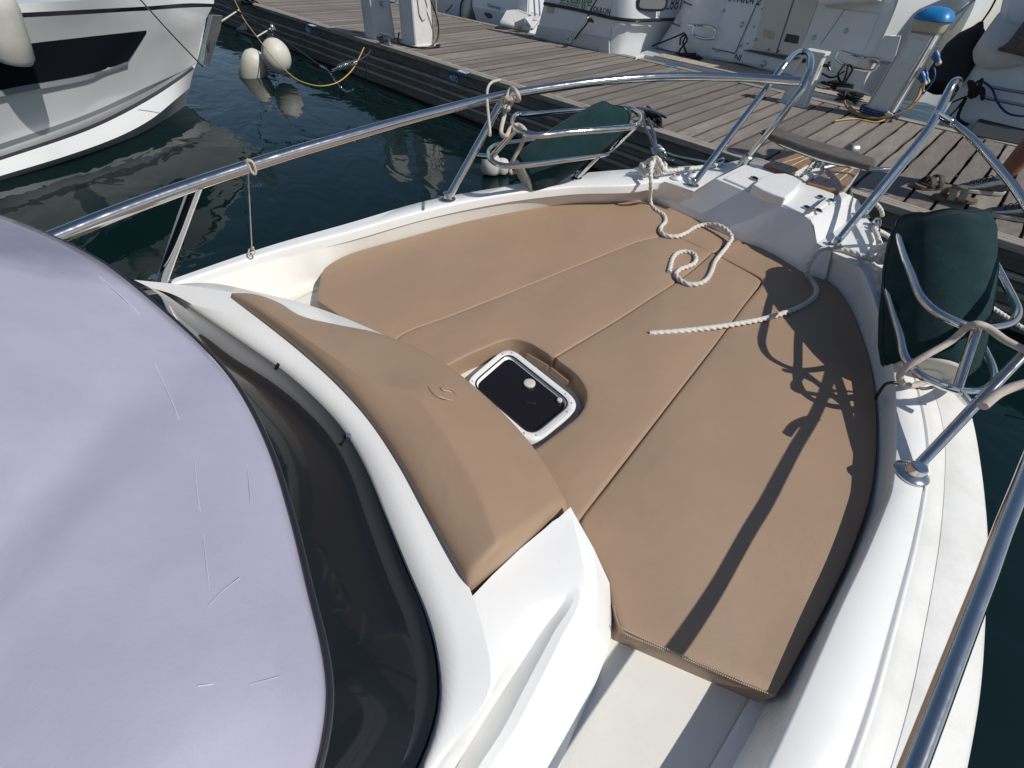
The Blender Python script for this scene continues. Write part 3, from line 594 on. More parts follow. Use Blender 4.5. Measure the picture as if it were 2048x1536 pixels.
# ---- boat C : big white motor yacht with teak swim platform
bc = thing('white_motor_yacht', W(1480, 120, -1.54), 'large white motor yacht with teak swim platform and transom doors', 'boat')
ZP = -1.06
pA, pB = W(1310, 96, ZP), W(1640, 168, ZP)
ed = (pB-pA).normalized(); nC = Vector((ed.y, -ed.x, 0)).normalized()
if nC.y > 0: nC = -nC
nC = (nC*math.cos(0.10)+UPV*math.sin(0.10)).normalized()
def T(x, y, o=0.0): return PL(x, y, pA, nC, o)
mb = MB().prism([T(1310, 96), T(1395, 112), T(1490, 129), T(1640, 168), T(1720, 190), T(1790, 30), T(1830, -200), T(1440, -200), T(1385, -10), T(1345, 55), T(1322, 82)], -nC*0.9); build('transom', mb, M['bwhite'], bc, smooth_shade=False, bevel=0.02)
# quarter bulge at left
qb = [T(1312, 95), T(1330, 70), T(1352, 35), T(1372, 0), T(1385, -30)]
qb2 = [T(1350, 104, 0.10), T(1362, 80, 0.12), T(1378, 45, 0.12), T(1400, 0, 0.12), T(1412, -30, 0.12)]
qb3 = [T(1395, 112, 0.06), T(1402, 85, 0.08), T(1410, 50, 0.08), T(1430, 0, 0.08), T(1445, -30, 0.08)]
qb4 = [T(1410, 115, 0.0), T(1424, 85, 0.0), T(1436, 50, 0.0), T(1455, 0, 0.0), T(1465, -30, 0.0)]
build('quarter', MB().loft([smooth(c_, 5) for c_ in (qb, qb2, qb3, qb4)], 16), M['bwhite'], bc, sub=1)
for y_ in (48, 6):
    x_ = 1348 if y_ == 48 else 1372
    strip('quarter_vent', [(x_-6, y_-4), (x_+8, y_+2), (x_+10, y_+5), (x_-4, y_+0)], pA, nC, 0.10, 0.03, M['seam'], bc)
# platform
pf = [W(1272, 112, ZP), W(1283, 104, ZP), W(1304, 97, ZP), W(1395, 113, ZP), W(1490, 130, ZP), W(1640, 170, ZP), W(1745, 196, ZP)]
front = [Vector((pf[0].x+0.0, YF+0.06, ZP+EYE)), Vector((pf[-1].x+0.3, YF+0.06, ZP+EYE))]
mb = MB().prism([front[1], front[0]]+pf, (0, 0, -0.10)); build('swim_platform', mb, M['bwhite'], bc, smooth_shade=False, bevel=0.01)
# teak slats on the platform
xx = pf[0].x+0.16
top_line = resample([p_ for p_ in pf[2:]], 120)
while xx < pf[-1].x+0.2:
    yb_ = min(top_line, key=lambda q: abs(q.x-xx)).y-0.03
    if yb_ > YF+0.1:
        mb = MB().box((xx, (YF+0.065+yb_)/2, ZP+EYE+0.004), 0.048, yb_-YF-0.065, 0.012); build('slat', mb, M['steak'], bc, smooth_shade=False)
    xx += 0.054
# doors, lockers
strip('locker_door', [(1425, 96), (1470, 106), (1516, 0), (1530, -30), (1478, -30), (1447, 25)], pA, nC, 0.012, 0.02, M['bwhite'], bc, 0.004)
strip('name_board', [(1440, 20), (1510, 30), (1530, -30), (1465, -30)], pA, nC, 0.006, 0.02, M['bwhite'], bc, 0.003)
strip('door', [(1506, 95), (1552, 106), (1590, -10), (1600, -40), (1540, -40)], pA, nC, 0.010, 0.02, M['bcream'], bc, 0.004)
strip('door', [(1554, 107), (1596, 116), (1640, -10), (1646, -40), (1602, -40)], pA, nC, 0.010, 0.02, M['bcream'], bc, 0.004)
strip('door_window', [(1527, 59), (1549, 63), (1546, 79), (1525, 74)], pA, nC, 0.016, 0.01, M['lens'], bc, 0.003)
strip('door_window', [(1573, 67), (1599, 72), (1595, 88), (1567, 83)], pA, nC, 0.016, 0.01, M['seam'], bc, 0.005)
strip('threshold', [(1486, 101), (1500, 99), (1600, 116), (1580, 122)], pA, nC, 0.03, 0.04, M['greywood'], bc)
strip('locker_door', [(1600, 100), (1640, 0), (1655, 14), (1758, 28), (1745, 60), (1715, 130), (1690, 150), (1612, 125)], pA, nC, 0.014, 0.02, M['bwhite'], bc, 0.006)
strip('side_panel', [(1734, 125), (1786, 129), (1802, 72), (1763, 70)], pA, nC, 0.014, 0.02, M['hullw'], bc, 0.004)
strip('panel_handle', [(1741, 120), (1786, 124), (1787, 130), (1740, 126)], pA, nC, 0.03, 0.02, M['band'], bc)
line_on([(1640, 90), (1665, 55), (1690, 18)], pA, nC, 0.004, M['seam'], bc, off=0.012)
line_on([(1552, 107), (1590, -10)], pA, nC, 0.004, M['seam'], bc, off=0.012)
line_on([(1470, 107), (1516, 0)], pA, nC, 0.004, M['seam'], bc, off=0.016)
line_on([(1425, 97), (1470, 107)], pA, nC, 0.004, M['seam'], bc, off=0.016)
for x, y, r_ in ((1448, 22, .016), (1484, 49, .026), (1481, 91, .013), (1511, 79, .014), (1628, 75, .022), (1692, 62, .022), (1526, 127, .030), (1435, 101, .016), (1538, 99, .009), (1557, 102, .009), (1508, 54, .007), (1524, 18, .006), (1495, 87, .006)):
    c = T(x, y, 0.012); build('latch', MB().lathe(c, nC, ((0, r_), (0.010, r_), (0.014, r_*0.6)), 14), M['steeld'] if r_ > 0.01 else M['seam'], bc)
for pts in ([(1376, 49), (1388, 50), (1431, 58), (1427, 76), (1386, 68), (1388, 52)], [(1684, 103), (1720, 113), (1760, 122), (1750, 140), (1672, 118), (1676, 104)]):
    build('grab_rail', MB().tube(smooth([T(x, y, 0.09) for x, y in pts], 4), 0.012, 8), M['steel'], bc)
# yacht lettering
rv = ed; uv = nC.cross(rv); uv = uv if uv.z > 0 else -uv
t = text_mb('MAITARA 2', 0.105, T(1450, 1, 0.019)-rv*0.10, rv, uv, shear=0.15); build('name_lettering', t, M['navy'], bc, smooth_shade=False, recalc=False)
t = text_mb('NI', 0.085, T(1467, 119, 0.004), rv, uv); build('home_port_lettering', t, M['navy'], bc, smooth_shade=False, recalc=False)
# starboard quarter and deck beyond, white
mb = MB().loft([smooth([T(1720, 190, 0.02), T(1745, 120, 0.02), T(1790, 20, 0.02), T(1820, -80, 0.0)], 6), smooth([T(1800, 200, -0.5), T(1850, 120, -0.5), T(1905, 20, -0.5), T(1940, -80, -0.5)], 6), smooth([T(1850, 205, -1.4), T(1905, 130, -1.4), T(1958, 40, -1.4), T(2000, -80, -1.4)], 6), smooth([T(1880, 215, -3.0), T(1934, 140, -3.0), T(1990, 55, -3.0), T(2040, -80, -3.0)], 6)], 20); build('hull_side', mb, M['hullw'], bc)
mb = MB(); mb.tube(smooth([T(1790, 105, -0.4), T(1870, 60, -0.3), T(1960, -10, -0.3)], 4), 0.012, 8); mb.tube(smooth([T(1900, 60, -0.3), T(1930, 20, -0.3), T(1965, -30, -0.3)], 4), 0.012, 8); build('side_rail', mb, M['steeld'], bc)
mb = MB().prism([T(1640, -5, 0.0), T(1655, 12, 0.0), T(1765, 5, 0.0), T(1775, -30, 0), T(1650, -30, 0)], nC*0.25); build('deck_seat', mb, M['bwhite'], bc, smooth_shade=False, bevel=0.02)
# platform fittings and ropes
rope_thing([W(1304, 92, -1.02), T(1340, 78, 0.2), T(1368, 66, 0.25)], 0.010, 'blackrope', 'mooring_rope', 'black mooring rope from the yacht quarter down to the jetty', 'rope')
rope_thing([T(1368, 66, 0.2), T(1374, 80, 0.2), T(1360, 100, 0.2), T(1358, 108, 0.2), T(1372, 108, 0.15), T(1366, 85, 0.2), T(1372, 70, 0.2), T(1362, 75, 0.2), T(1360, 90, 0.2)], 0.011, 'blackrope', 'mooring_rope', 'black rope looped and hanging at the yacht quarter', 'rope')
tag(build('rope_heap', MB().rope(smooth([W(1372, 112, -1.04)+Vector((random.uniform(-.16, .26), random.uniform(-.05, .05), random.uniform(.0, .04))) for _ in range(16)], 5), 0.011), M['blackrope']), 'black rope heaped on the teak swim platform', 'rope')
rope_thing([T(1690, 128, 0.15), T(1676, 150, 0.2), T(1684, 165, 0.2), T(1692, 150, 0.25), T(1698, 130, 0.2), T(1705, 138, 0.2), T(1693, 160, 0.2), T(1688, 175, 0.2)], 0.011, 'blackrope', 'mooring_rope', 'black rope hanging on the yacht transom beside the pedestal', 'rope')
rope_thing([T(1640, 145, 0.1), T(1665, 155, 0.12), T(1690, 142, 0.12)], 0.008, 'blackrope', 'mooring_rope', 'thin dark rope drooping across the yacht transom', 'rope', twist=False)
tag(build('rope_heap', MB().rope(smooth([W(1660, 176, -1.04)+Vector((random.uniform(-.16, .22), random.uniform(-.05, .06), random.uniform(.0, .06))) for _ in range(18)], 5), 0.012), M['blackrope']), 'dark rope heaped on the platform behind the short post', 'rope')

# ---- boat B : white boat with green script, home port Toulon
bb = thing('white_stern_boat', W(1200, 60, -1.54), 'white motorboat showing its stern with green script and Toulon', 'boat')
pT = W(1090, 82, -1.10)+Vector((0, 0.12, 0)); nT = Vector((0.02, -1, 0.04)).normalized()
def B(x, y, o=0.0): return PL(x, y, pT, nT, o)
cornerx = 1224
mb = MB().prism([B(1060, 120), B(1150, 135), B(1218, 150), B(1222, 60), B(1230, 36), B(1226, -120), B(1092, -120), B(1088, 8), B(1080, 40)], -nT*0.06); build('transom', mb, M['bwhite'], bb, smooth_shade=False)
# rounded corner and starboard side leading away
def sc(x, y, o, dx, dy): return B(x, y, o)+Vector((dx, dy, 0))
cols = []
for (dx, dy) in ((0, 0), (0.09, 0.03), (0.16, 0.10), (0.22, 0.35), (0.34, 1.4), (0.40, 3.0)):
    cols.append([B(1218, 150)+Vector((dx, dy, -0.2)), B(1220, 110)+Vector((dx*0.9, dy, 0)), B(1222, 75)+Vector((dx*1.0, dy, 0)), B(1226, 38)+Vector((dx*1.25, dy, 0))])
build('quarter', MB().loft([smooth(c_, 6) for c_ in cols], 20), M['bwhite'], bb)
cols = []
for (dx, dy) in ((0, 0), (0.10, 0.02), (0.19, 0.10), (0.26, 0.35), (0.40, 1.4), (0.46, 3.0)):
    cols.append([B(1227, 33)+Vector((dx*1.25, dy, 0)), B(1229, 0)+Vector((dx*1.2, dy, 0)), B(1230, -60)+Vector((dx*1.1, dy, 0)), B(1230, -140)+Vector((dx, dy, 0))])
build('upper_quarter', MB().loft([smooth(c_, 6) for c_ in cols], 20), M['bwhite'], bb)
ru = [B(1088, 7, 0.012), B(1150, 19, 0.012), B(1224, 36, 0.012)]+[B(1226, 36)+Vector((dx*1.25, dy-0.01, 0)) for dx, dy in ((0.05, 0.01), (0.11, 0.02), (0.20, 0.11), (0.27, 0.35), (0.41, 1.4), (0.47, 3.0))]
build('rubbing_strake', MB().tube(smooth(ru, 5), 0.018, 8), M['hulld'], bb)
strip('name_panel', [(1092, 4), (1160, 14), (1224, 28), (1228, -60), (1094, -60)], pT, nT, 0.004, 0.01, M['hullw'], bb)
ax_ = Vector((1, 0.02, 0)).normalized(); ay_ = nT.cross(ax_); ay_ = ay_ if ay_.z > 0 else -ay_
t = text_mb('Océange', 0.15, B(1117, 2, 0.007), ax_, ay_, shear=0.35); build('name_lettering', t, M['green'], bb, smooth_shade=False, recalc=False)
mb = MB(); mb.tube([B(1118+i*1.4, 5+i*0.27+1.2*math.sin(i*1.25), 0.008) for i in range(29)], 0.005, 5); build('wave_line', mb, M['band'], bb)
t = text_mb('TOULON', 0.075, B(1180, 22, 0.007), ax_, ay_); build('home_port_lettering', t, M['navy'], bb, smooth_shade=False, recalc=False)
strip('stern_light', [(1094, 13), (1106, 15), (1105, 27), (1093, 25)], pT, nT, 0.02, 0.02, M['lens'], bb, 0.004)
for pts in ([(1153, 68), (1168, 70), (1172, 76), (1170, 82), (1160, 82), (1150, 78)],):
    strip('exhaust_port', pts, pT, nT, 0.006, 0.01, M['seam'], bb, 0.003)
strip('cleat_recess', [(1174, 34), (1182, 36), (1187, 42), (1186, 46), (1172, 42)], pT, nT, 0.01, 0.01, M['seam'], bb, 0.003)
strip('stern_step', [(1060, 100), (1075, 52), (1140, 62), (1218, 78), (1218, 150), (1060, 120)], pT, nT, 0.02, 0.02, M['bgrey'], bb, 0.006)
# porthole on the quarter
sp0 = B(1226, 38)+Vector((0.20, 0.10, 0)); sp1 = B(1226, 38)+Vector((0.40, 1.4, 0)); ex = (sp1-sp0).normalized(); nS = Vector((ex.y, -ex.x, 0)).normalized()
def S(x, y, o=0.0): return PL(x, y, sp0, nS, o)
pc_ = [S(1272, 12, 0.02), S(1292, 4, 0.02)]
def oval(c, a, b, hw, hh, n_=24): return [c+a*(hw*math.copysign(abs(math.cos(t))**0.5, math.cos(t)))+b*(hh*math.copysign(abs(math.sin(t))**0.5, math.sin(t))) for t in [2*math.pi*k/n_ for k in range(n_)]]
pcn = B(1229, 8)+Vector((0.33, 0.30, 0.03)); na = Vector((0.55, 0.83, 0)).normalized(); nq = Vector((0.83, -0.55, 0))
build('porthole_frame', MB().prism(oval(pcn, na, UPV, 0.20, 0.075), nq*0.03), M['hulld'], bb, bevel=0.004)
build('porthole_glass', MB().prism(oval(pcn+nq*0.02, na, UPV, 0.17, 0.05), nq*0.015), M['band'], bb)
t = text_mb('TL8817', 0.17, S(1318, 20, 0.15), ex, UPV); build('registration_lettering', t, M['navy'], bb, smooth_shade=False, recalc=False)
rope_thing([B(1200, -10, 0.15), B(1187, 10, 0.2), B(1176, 32, 0.22)], 0.010, 'blackrope', 'mooring_rope', 'dark mooring rope crossing the Toulon stern', 'rope')
rope_thing([B(1176, 34, 0.22), B(1164, 52, 0.16), B(1152, 68, 0.08), B(1147, 78, 0.02)], 0.014, 'rope', 'mooring_rope', 'thick pale mooring rope tied from the Toulon stern to the jetty', 'rope')
rope_thing([B(1180, 36, 0.2), B(1170, 52, 0.14), B(1156, 68, 0.06), B(1149, 78, 0.02)], 0.010, 'blackrope', 'mooring_rope', 'black mooring rope beside the thick pale one at the Toulon stern', 'rope')
tag(build('shackle', MB().tube(coil_pts(W(1138, 80, ZD+0.05), Vector((0.05, 0, 0)), Vector((0, 0, 0.035)), Vector((0, -1, 0)), 1, 1.0, 0.0, 12), 0.010, 7), M['steel']), 'bright steel ring on the far jetty edge at the Toulon stern', 'ring')
c = B(1302, 28)+Vector((0.05, 0.35, 0)); fp = PL(1310, 30, Vector((0, 6.75, 0)), Vector((0, -1, 0))); fq = PL(1302, 108, Vector((0, 6.75, 0)), Vector((0, -1, 0))); d = fq-fp; L = d.length
tag(build('hull_fender', MB().lathe(fp, d, ((0, 0.02), (0.04*L, 0.04), (0.12*L, 0.10), (0.2*L, 0.125), (0.75*L, 0.13), (0.9*L, 0.11), (L, 0.05)), 22), M['antifoul']), 'navy blue fender between the Toulon boat and the yacht', 'fender')

# ---- boat A : small boats with outboard at far left
ba = thing('dinghy_boat', W(985, 40, -1.54), 'pale grey small boat with open swim ladder left of the Toulon stern', 'boat')
pAa = W(960, 40, -1.10)+Vector((0, 0.15, 0)); nA = Vector((0, -1, 0.15)).normalized()
def Aa(x, y, o=0.0): return PL(x, y, pAa, nA, o)
mb = MB().prism([Aa(960, 60), Aa(1060, 80), Aa(1058, 35), Aa(1060, -80), Aa(940, -80), Aa(944, 14), Aa(950, 34)], -nA*0.7); build('transom', mb, M['bwhite'], ba, smooth_shade=False, bevel=0.02)
strip('lower_transom', [(947, 14), (1034, 32), (1028, 70), (955, 55)], pAa, nA, 0.02, 0.02, M['bgrey'], ba, 0.006)
strip('scupper', [(968, 24), (980, 26), (985, 32), (983, 37), (975, 36), (969, 30)], pAa, nA, 0.026, 0.02, M['seam'], ba, 0.003)
build('handle', MB().tube([Aa(976, 9, 0.0), Aa(976, 11, 0.05), Aa(997, 16, 0.05), Aa(998, 18, 0.0)], 0.012, 8), M['steeld'], ba)
strip('fender_panel', [(1034, -20), (1056, -20), (1054, 26), (1031, 26)], pAa, nA, 0.02, 0.03, M['hullw'], ba, 0.006)
mb = MB().prism([W(998, 50, -1.05), W(1012, 32, -0.95), W(1040, 26, -0.95), W(1075, 34, -0.95), W(1080, 44, -1.0), W(1066, 62, -1.07), W(1030, 58, -1.08)], (0, 0, 0.05)); build('engine_cover', mb, M['bgrey'], ba, bevel=0.02)
mb = MB().prism([W(1028, 55, -1.05), W(1050, 46, -0.98), W(1066, 40, -0.97), W(1061, 62, -1.06), W(1040, 60, -1.08)], (0, 0, 0.06)); build('cover_side', mb, M['hullw'], ba, smooth_shade=False, bevel=0.006)
for x_ in (1066, 1076): build('ladder_rail', MB().tube([Aa(x_, -30, 0.1), Aa(x_+4, 32, 0.1)], 0.012, 8), M['steel'], ba)
ba2 = thing('grey_hull_boat', W(900, 18, -1.54), 'blue grey boat stern at the top left of the far jetty edge', 'boat')
mb = MB().prism([Aa(862, 30), Aa(930, 45), Aa(938, 20), Aa(942, -80), Aa(850, -80)], -nA*0.6); build('transom', mb, M['bgrey'], ba2, smooth_shade=False, bevel=0.03)
build('rubber_edge', MB().tube(smooth([Aa(932, -12, 0.02), Aa(922, 8, 0.03), Aa(920, 36, 0.03)], 5), 0.014, 8), M['black'], ba2)
rope_thing([Aa(892, 24, 0.05), Aa(899, 17, 0.08), Aa(905, 9, 0.1)], 0.008, 'blackrope', 'mooring_rope', 'thin black rope on the blue grey stern at top', 'rope', twist=False)

# ---- boat D : grey boat at right
bd = thing('shaded_cruiser', W(1950, 180, -1.54), 'white cruiser stern in shade at the right with black cleat ropes', 'boat')
pD = W(1985, 262, -1.10)+Vector((0, 0.25, 0)); nD = Vector((-0.12, -1, 0.16)).normalized()
def D(x, y, o=0.0): return PL(x, y, pD, nD, o)
mb = MB().prism([D(1870, 262), D(1930, 275), D(2060, 300), D(2250, 340), D(2300, -120), D(2030, -120), D(1990, 60), D(1940, 140), D(1895, 205)], -nD*0.9); build('transom', mb, M['bwhite'], bd, smooth_shade=False, bevel=0.05)
strip('stern_hatch', [(1990, 98), (2012, 88), (2060, 25), (2140, -40), (2200, 120), (2048, 112)], pD, nD, 0.19, 0.18, M['greywood'], bd, 0.02)
rows = [smooth([D(1945, 100, 0.03), D(1948, 125, 0.05), D(1962, 135, 0.06), D(2010, 135, 0.06), D(2060, 125, 0.05)], 5), smooth([D(1965, 70, 0.10), D(1968, 100, 0.13), D(1980, 112, 0.14), D(2020, 112, 0.14), D(2060, 105, 0.12)], 5), smooth([D(2000, 20, 0.04), D(2010, 40, 0.05), D(2030, 50, 0.05), D(2060, 50, 0.05), D(2100, 45, 0.05)], 5)]
build('moulded_seat', MB().loft(rows, 20), M['bgrey'], bd, sub=1)
build('drain', MB().lathe(D(1993, 115, 0.06), nD, ((0, 0.022), (0.012, 0.022), (0.016, 0.012)), 16), M['steeld'], bd)
mb = MB().prism([W(1935, 270, -1.092), W(1958, 238, -1.088), W(2100, 264, -1.088), W(2130, 320, -1.092), W(2048, 292, -1.092)], (0, 0, 0.012)); build('swim_platform', mb, M['shoed'], bd, smooth_shade=False, bevel=0.01)
for (a_, b_) in (((1980, 174), (2100, 195)), ((1962, 194), (2100, 222))): build('stern_rail', MB().tube([D(*a_, 0.10), D(*b_, 0.10)], 0.012, 8), M['steeld'], bd)
tag(build('rope_heap', MB().rope(smooth([D(1950+random.uniform(-13, 16), 180+random.uniform(-22, 20), 0.12+random.uniform(0, .06)) for _ in range(26)], 5), 0.012), M['blackrope']), 'black rope bundle on the shaded cruiser stern cleat', 'rope')
rope_thing([D(1936, 192, 0.15), D(1920, 198, 0.2), D(1888, 212, 0.25)], 0.009, 'blackrope', 'mooring_rope', 'upper dark rope from the shaded cruiser to the jetty', 'rope')
rope_thing([D(1930, 196, 0.12), D(1916, 215, 0.15), D(1896, 236, 0.2)], 0.008, 'blackrope', 'mooring_rope', 'lower dark rope from the shaded cruiser to the jetty', 'rope')
rope_thing([D(1932, 196, 0.14), D(1922, 216, 0.15), D(1916, 236, 0.14), D(1926, 246, 0.10), D(1936, 250, 0.08)], 0.014, 'blackrope', 'mooring_rope', 'thick black rope tail hanging from the shaded cruiser cleat', 'rope')
rope_thing([D(1968, 164, 0.12), D(1984, 178, 0.12), D(1995, 204, 0.12), D(2015, 226, 0.12), D(2045, 232, 0.12), D(2090, 225, 0.12)], 0.008, 'bluerope', 'mooring_rope', 'navy rope looping across the shaded cruiser stern', 'rope')
# black fender between yacht and cruiser
fp = PL(1962, 45, Vector((0, 6.9, 0)), Vector((0, -1, 0))); fq = PL(1872, 185, Vector((0, 6.6, 0)), Vector((0, -1, 0))); d = fq-fp; L = d.length
tag(build('hull_fender', MB().lathe(fp, d, ((0, 0.02), (0.08*L, 0.05), (0.2*L, 0.12), (0.35*L, 0.16), (0.8*L, 0.17), (0.93*L, 0.14), (L, 0.05)), 22), M['blackrope']), 'long black fender between the yacht and the shaded cruiser', 'fender')
rope_thing([PL(1962, 46, Vector((0, 6.85, 0)), Vector((0, -1, 0))), PL(1980, 20, Vector((0, 6.85, 0)), Vector((0, -1, 0))), PL(1996, -10, Vector((0, 6.85, 0)), Vector((0, -1, 0)))], 0.008, 'blackrope', 'fender_line', 'black line holding up the long black fender', 'rope', twist=False)

# ==================================================================== OUR BOAT
ZG, ZC, ZF, ZL = -0.645, -0.70, -0.752, -0.572
def ZP_(x): return -0.645+0.033*min(1, max(0, (x-350)/1040))     # port gunwale rises a little towards the bow
def ZS_(y): return -0.612-0.036*min(1, max(0, (y-480)/380))-0.022*min(1, max(0, (y-860)/440))
ZB = -0.612
boat = thing('motorboat', W(1060, 770, -1.54), 'white motorboat foredeck in the foreground with tan sunpad and steel bow rail', 'boat')
po = C([(x, y, ZP_(x)) for x, y in [(120, 640), (285, 578), (350, 556), (530, 494), (700, 445), (860, 399), (1016, 371), (1135, 348), (1200, 342), (1251, 338), (1320, 334), (1390, 330), (1450, 325), (1500, 317)]])
pi_ = C([(x, y, ZP_(x)) for x, y in [(120, 655), (285, 592), (345, 569), (530, 508), (700, 463), (860, 419), (1010, 389), (1104, 377), (1163, 372), (1260, 370), (1329, 363), (1388, 383)]])
so_ = C([(x, y, ZS_(y)) for x, y in [(1713, 392), (1722, 410), (1736, 430), (1748, 448), (1780, 495), (1830, 582), (1884, 678), (1934, 772), (1956, 845), (1972, 935), (1980, 1000), (1985, 1057), (1986, 1140), (1983, 1219), (1974, 1373), (1948, 1536), (1905, 1720), (1800, 2100)]])
si = C([(x, y, ZS_(y)) for x, y in [(1665, 497), (1716, 532), (1740, 578), (1757, 630), (1776, 690), (1787, 747), (1791, 800), (1792, 860), (1790, 910), (1782, 982), (1772, 1010), (1729, 1110), (1676, 1219), (1588, 1416), (1531, 1536), (1445, 1700), (1250, 2000)]])
def lower(c, z, dx=0.0): return [Vector((p.x+dx, p.y, z+EYE)) for p in c]
def drop(c, d): return [p-Vector((0, 0, d)) for p in c]
# gunwales: inner strip, raised joint, outer strip
def rnd_edge(c, inward, n=120, r=0.008):
    c = resample(c, n); i2 = resample(inward, n); out = []
    for k in range(4):
        a = math.pi/2*k/3; out.append([c[i]+(i2[i]-c[i]).normalized()*(r*(1-math.sin(a)))-Vector((0, 0, r*(1-math.cos(a)))) for i in range(n)])
    return out
pid = [p for p in pi_]
g = MB()
e = rnd_edge(pi_, po); g.loft([mixc(pi_, po, .35), e[0], e[1], e[2], e[3], drop(e[3], 0.02)])
g.loft([mixc(pi_, po, .35), mixc(pi_, po, .96), mixc(pi_, po, 1.0, dz=-0.004), drop(mixc(pi_, po, 1.0), 0.03)])
build('port_gunwale'.replace('port_', ''), g, M['gel'], boat, auto=60)
g = MB(); e = rnd_edge(si, so_)
g.loft([mixc(si, so_, .36), e[0], e[1], e[2], e[3], drop(e[3], 0.015)])
g.loft([mixc(si, so_, .36), mixc(si, so_, .37, dz=-0.0010), mixc(si, so_, .385, dz=-0.0010), mixc(si, so_, .395, dz=0.0012), mixc(si, so_, .42, dz=0.0012), mixc(si, so_, .43, dz=-0.001)])
build('gunwale', g, M['gel'], boat, auto=60)
g = MB(); g.loft([mixc(si, so_, .43, dz=-0.001), mixc(si, so_, .60, dz=-0.002), mixc(si, so_, .603, dz=-0.0028), mixc(si, so_, .606, dz=-0.0018), mixc(si, so_, .95, dz=-0.003), mixc(si, so_, 1.0, dz=-0.010), drop(mixc(si, so_, 1.0), 0.05)])
build('gunwale_edge', g, M['gelold'], boat, auto=60)
# hull sides down to the water
def inset(c, t, z):
    cen = Vector((-0.42, 0.9, 0)); return [Vector((p.x+(cen.x-p.x)*t, p.y+(cen.y-p.y)*t*0.55, z+EYE)) for p in c]
hp = resample(po, 80); hs = resample(so_, 80)
bowtip = [W(1726, 345, ZG), W(1640, 325, ZG), W(1560, 305, ZG)]
h = MB(); h.loft([drop(hp, 0.03), drop(hp, 0.10), inset(hp, .10, -1.0), inset(hp, .22, -1.3), inset(hp, .34, -1.58)]); build('hull_side', h, M['hullw'], boat)
h = MB(); h.loft([drop(hs, 0.05), drop(hs, 0.10), inset(hs, .10, -1.0), inset(hs, .22, -1.3), inset(hs, .34, -1.58)]); build('hull_side', h, M['hullw'], boat)
bw = [W(1500, 317, ZB), W(1560, 318, ZB), W(1640, 330, ZB), W(1700, 352, ZB), W(1713, 392, ZB)]
h = MB(); h.loft([drop(bw, 0.012), drop(bw, 0.10), inset(bw, .16, -1.0), inset(bw, .30, -1.3), inset(bw, .42, -1.58)]); build('stem', h, M['hullw'], boat)
# inner walls
cush_p = [(641, 548), (650, 535), (668, 522), (700, 507), (760, 489), (830, 470), (915, 447), (1000, 428), (1110, 406), (1200, 401), (1268, 400)]
wallb = [W(200, 690, ZF), W(420, 655, ZF), W(520, 615, ZF), W(581, 591, ZF), W(622, 571, ZF)]+[Vector((p.x-0.006, p.y+0.004, ZF+EYE)) for p in [W(*q, ZC) for q in cush_p[1:]]]
wp = MB(); tp = resample(pi_[:next(i for i, p in enumerate(pi_) if (p-W(1329, 363, ZP_(1329))).length < 0.004)+1], 90); tp = drop(shift(tp, 0.004), 0.016); bt = resample(smooth(wallb, 6), 90)
md = [a.lerp(b_, 0.80) for a, b_ in zip(tp, bt)]; md = [Vector((m_.x*0.75+b_.x*0.25, m_.y*.75+b_.y*.25, b_.z+0.022)) for m_, b_ in zip(md, bt)]
b2_ = [b_+Vector((0.03, -0.005, 0)) for b_ in bt]
wp.loft([tp, md, bt, b2_]); build('coaming', wp, M['cream'], boat, auto=80)
cush_s = [(1690, 598), (1706, 625), (1722, 662), (1737, 705), (1748, 760), (1754, 820), (1755, 880), (1751, 940), (1740, 1000), (1704, 1104), (1655, 1208), (1605, 1300), (1580, 1350)]
bt = resample(smooth([W(1650, 556, ZC), W(1672, 574, ZC)]+[W(*q, ZC) for q in cush_s]+[W(1545, 1420, ZC), W(1470, 1560, ZC), W(1370, 1750, ZC), (W(1200, 2000, ZC))], 6), 110)
bt = [Vector((p.x+0.006, p.y, ZF+EYE)) for p in bt]
tp = drop(shift(resample(si, 110), 0.004), 0.010)
md = [Vector((a.x*.3+b_.x*.7, a.y*.3+b_.y*.7, b_.z+0.03)) for a, b_ in zip(tp, bt)]
b3_ = [b_+Vector((-0.02, 0, 0)) for b_ in bt]; md2 = [m_*0.35+b_*0.65 for m_, b_ in zip(md, bt)]
wp = MB(); wp.loft([tp, md, md2, bt, b3_]); build('coaming', wp, M['gel'], boat, auto=80)
# aft wall of the anchor locker
wt = [(1329, 363, ZB), (1388, 383, ZB), (1429, 357, ZL), (1480, 378, ZL), (1530, 398, ZL), (1580, 420, ZL), (1612, 434, ZL), (1624, 445, ZL-.004), (1630, 470, ZL-0.025), (1636, 486, ZB), (1665, 497, ZB)]
wb = [(1268, 398), (1310, 400), (1345, 414), (1395, 437), (1440, 460), (1478, 476), (1520, 490), (1555, 508), (1580, 524), (1604, 540), (1650, 556)]
tp = [W(*q) for q in wt]; mm = [W(*q, ZC+0.01)+Vector((0.0, 0.006, 0)) for q in wb]; bb_ = [Vector((p.x, p.y+0.0, ZF+EYE)) for p in mm]
wm2 = MB(); wm2.loft([tp, [a.lerp(b_, .85) for a, b_ in zip(tp, mm)], mm, bb_]); build('locker_bulkhead', wm2, M['gel'], boat, auto=50)
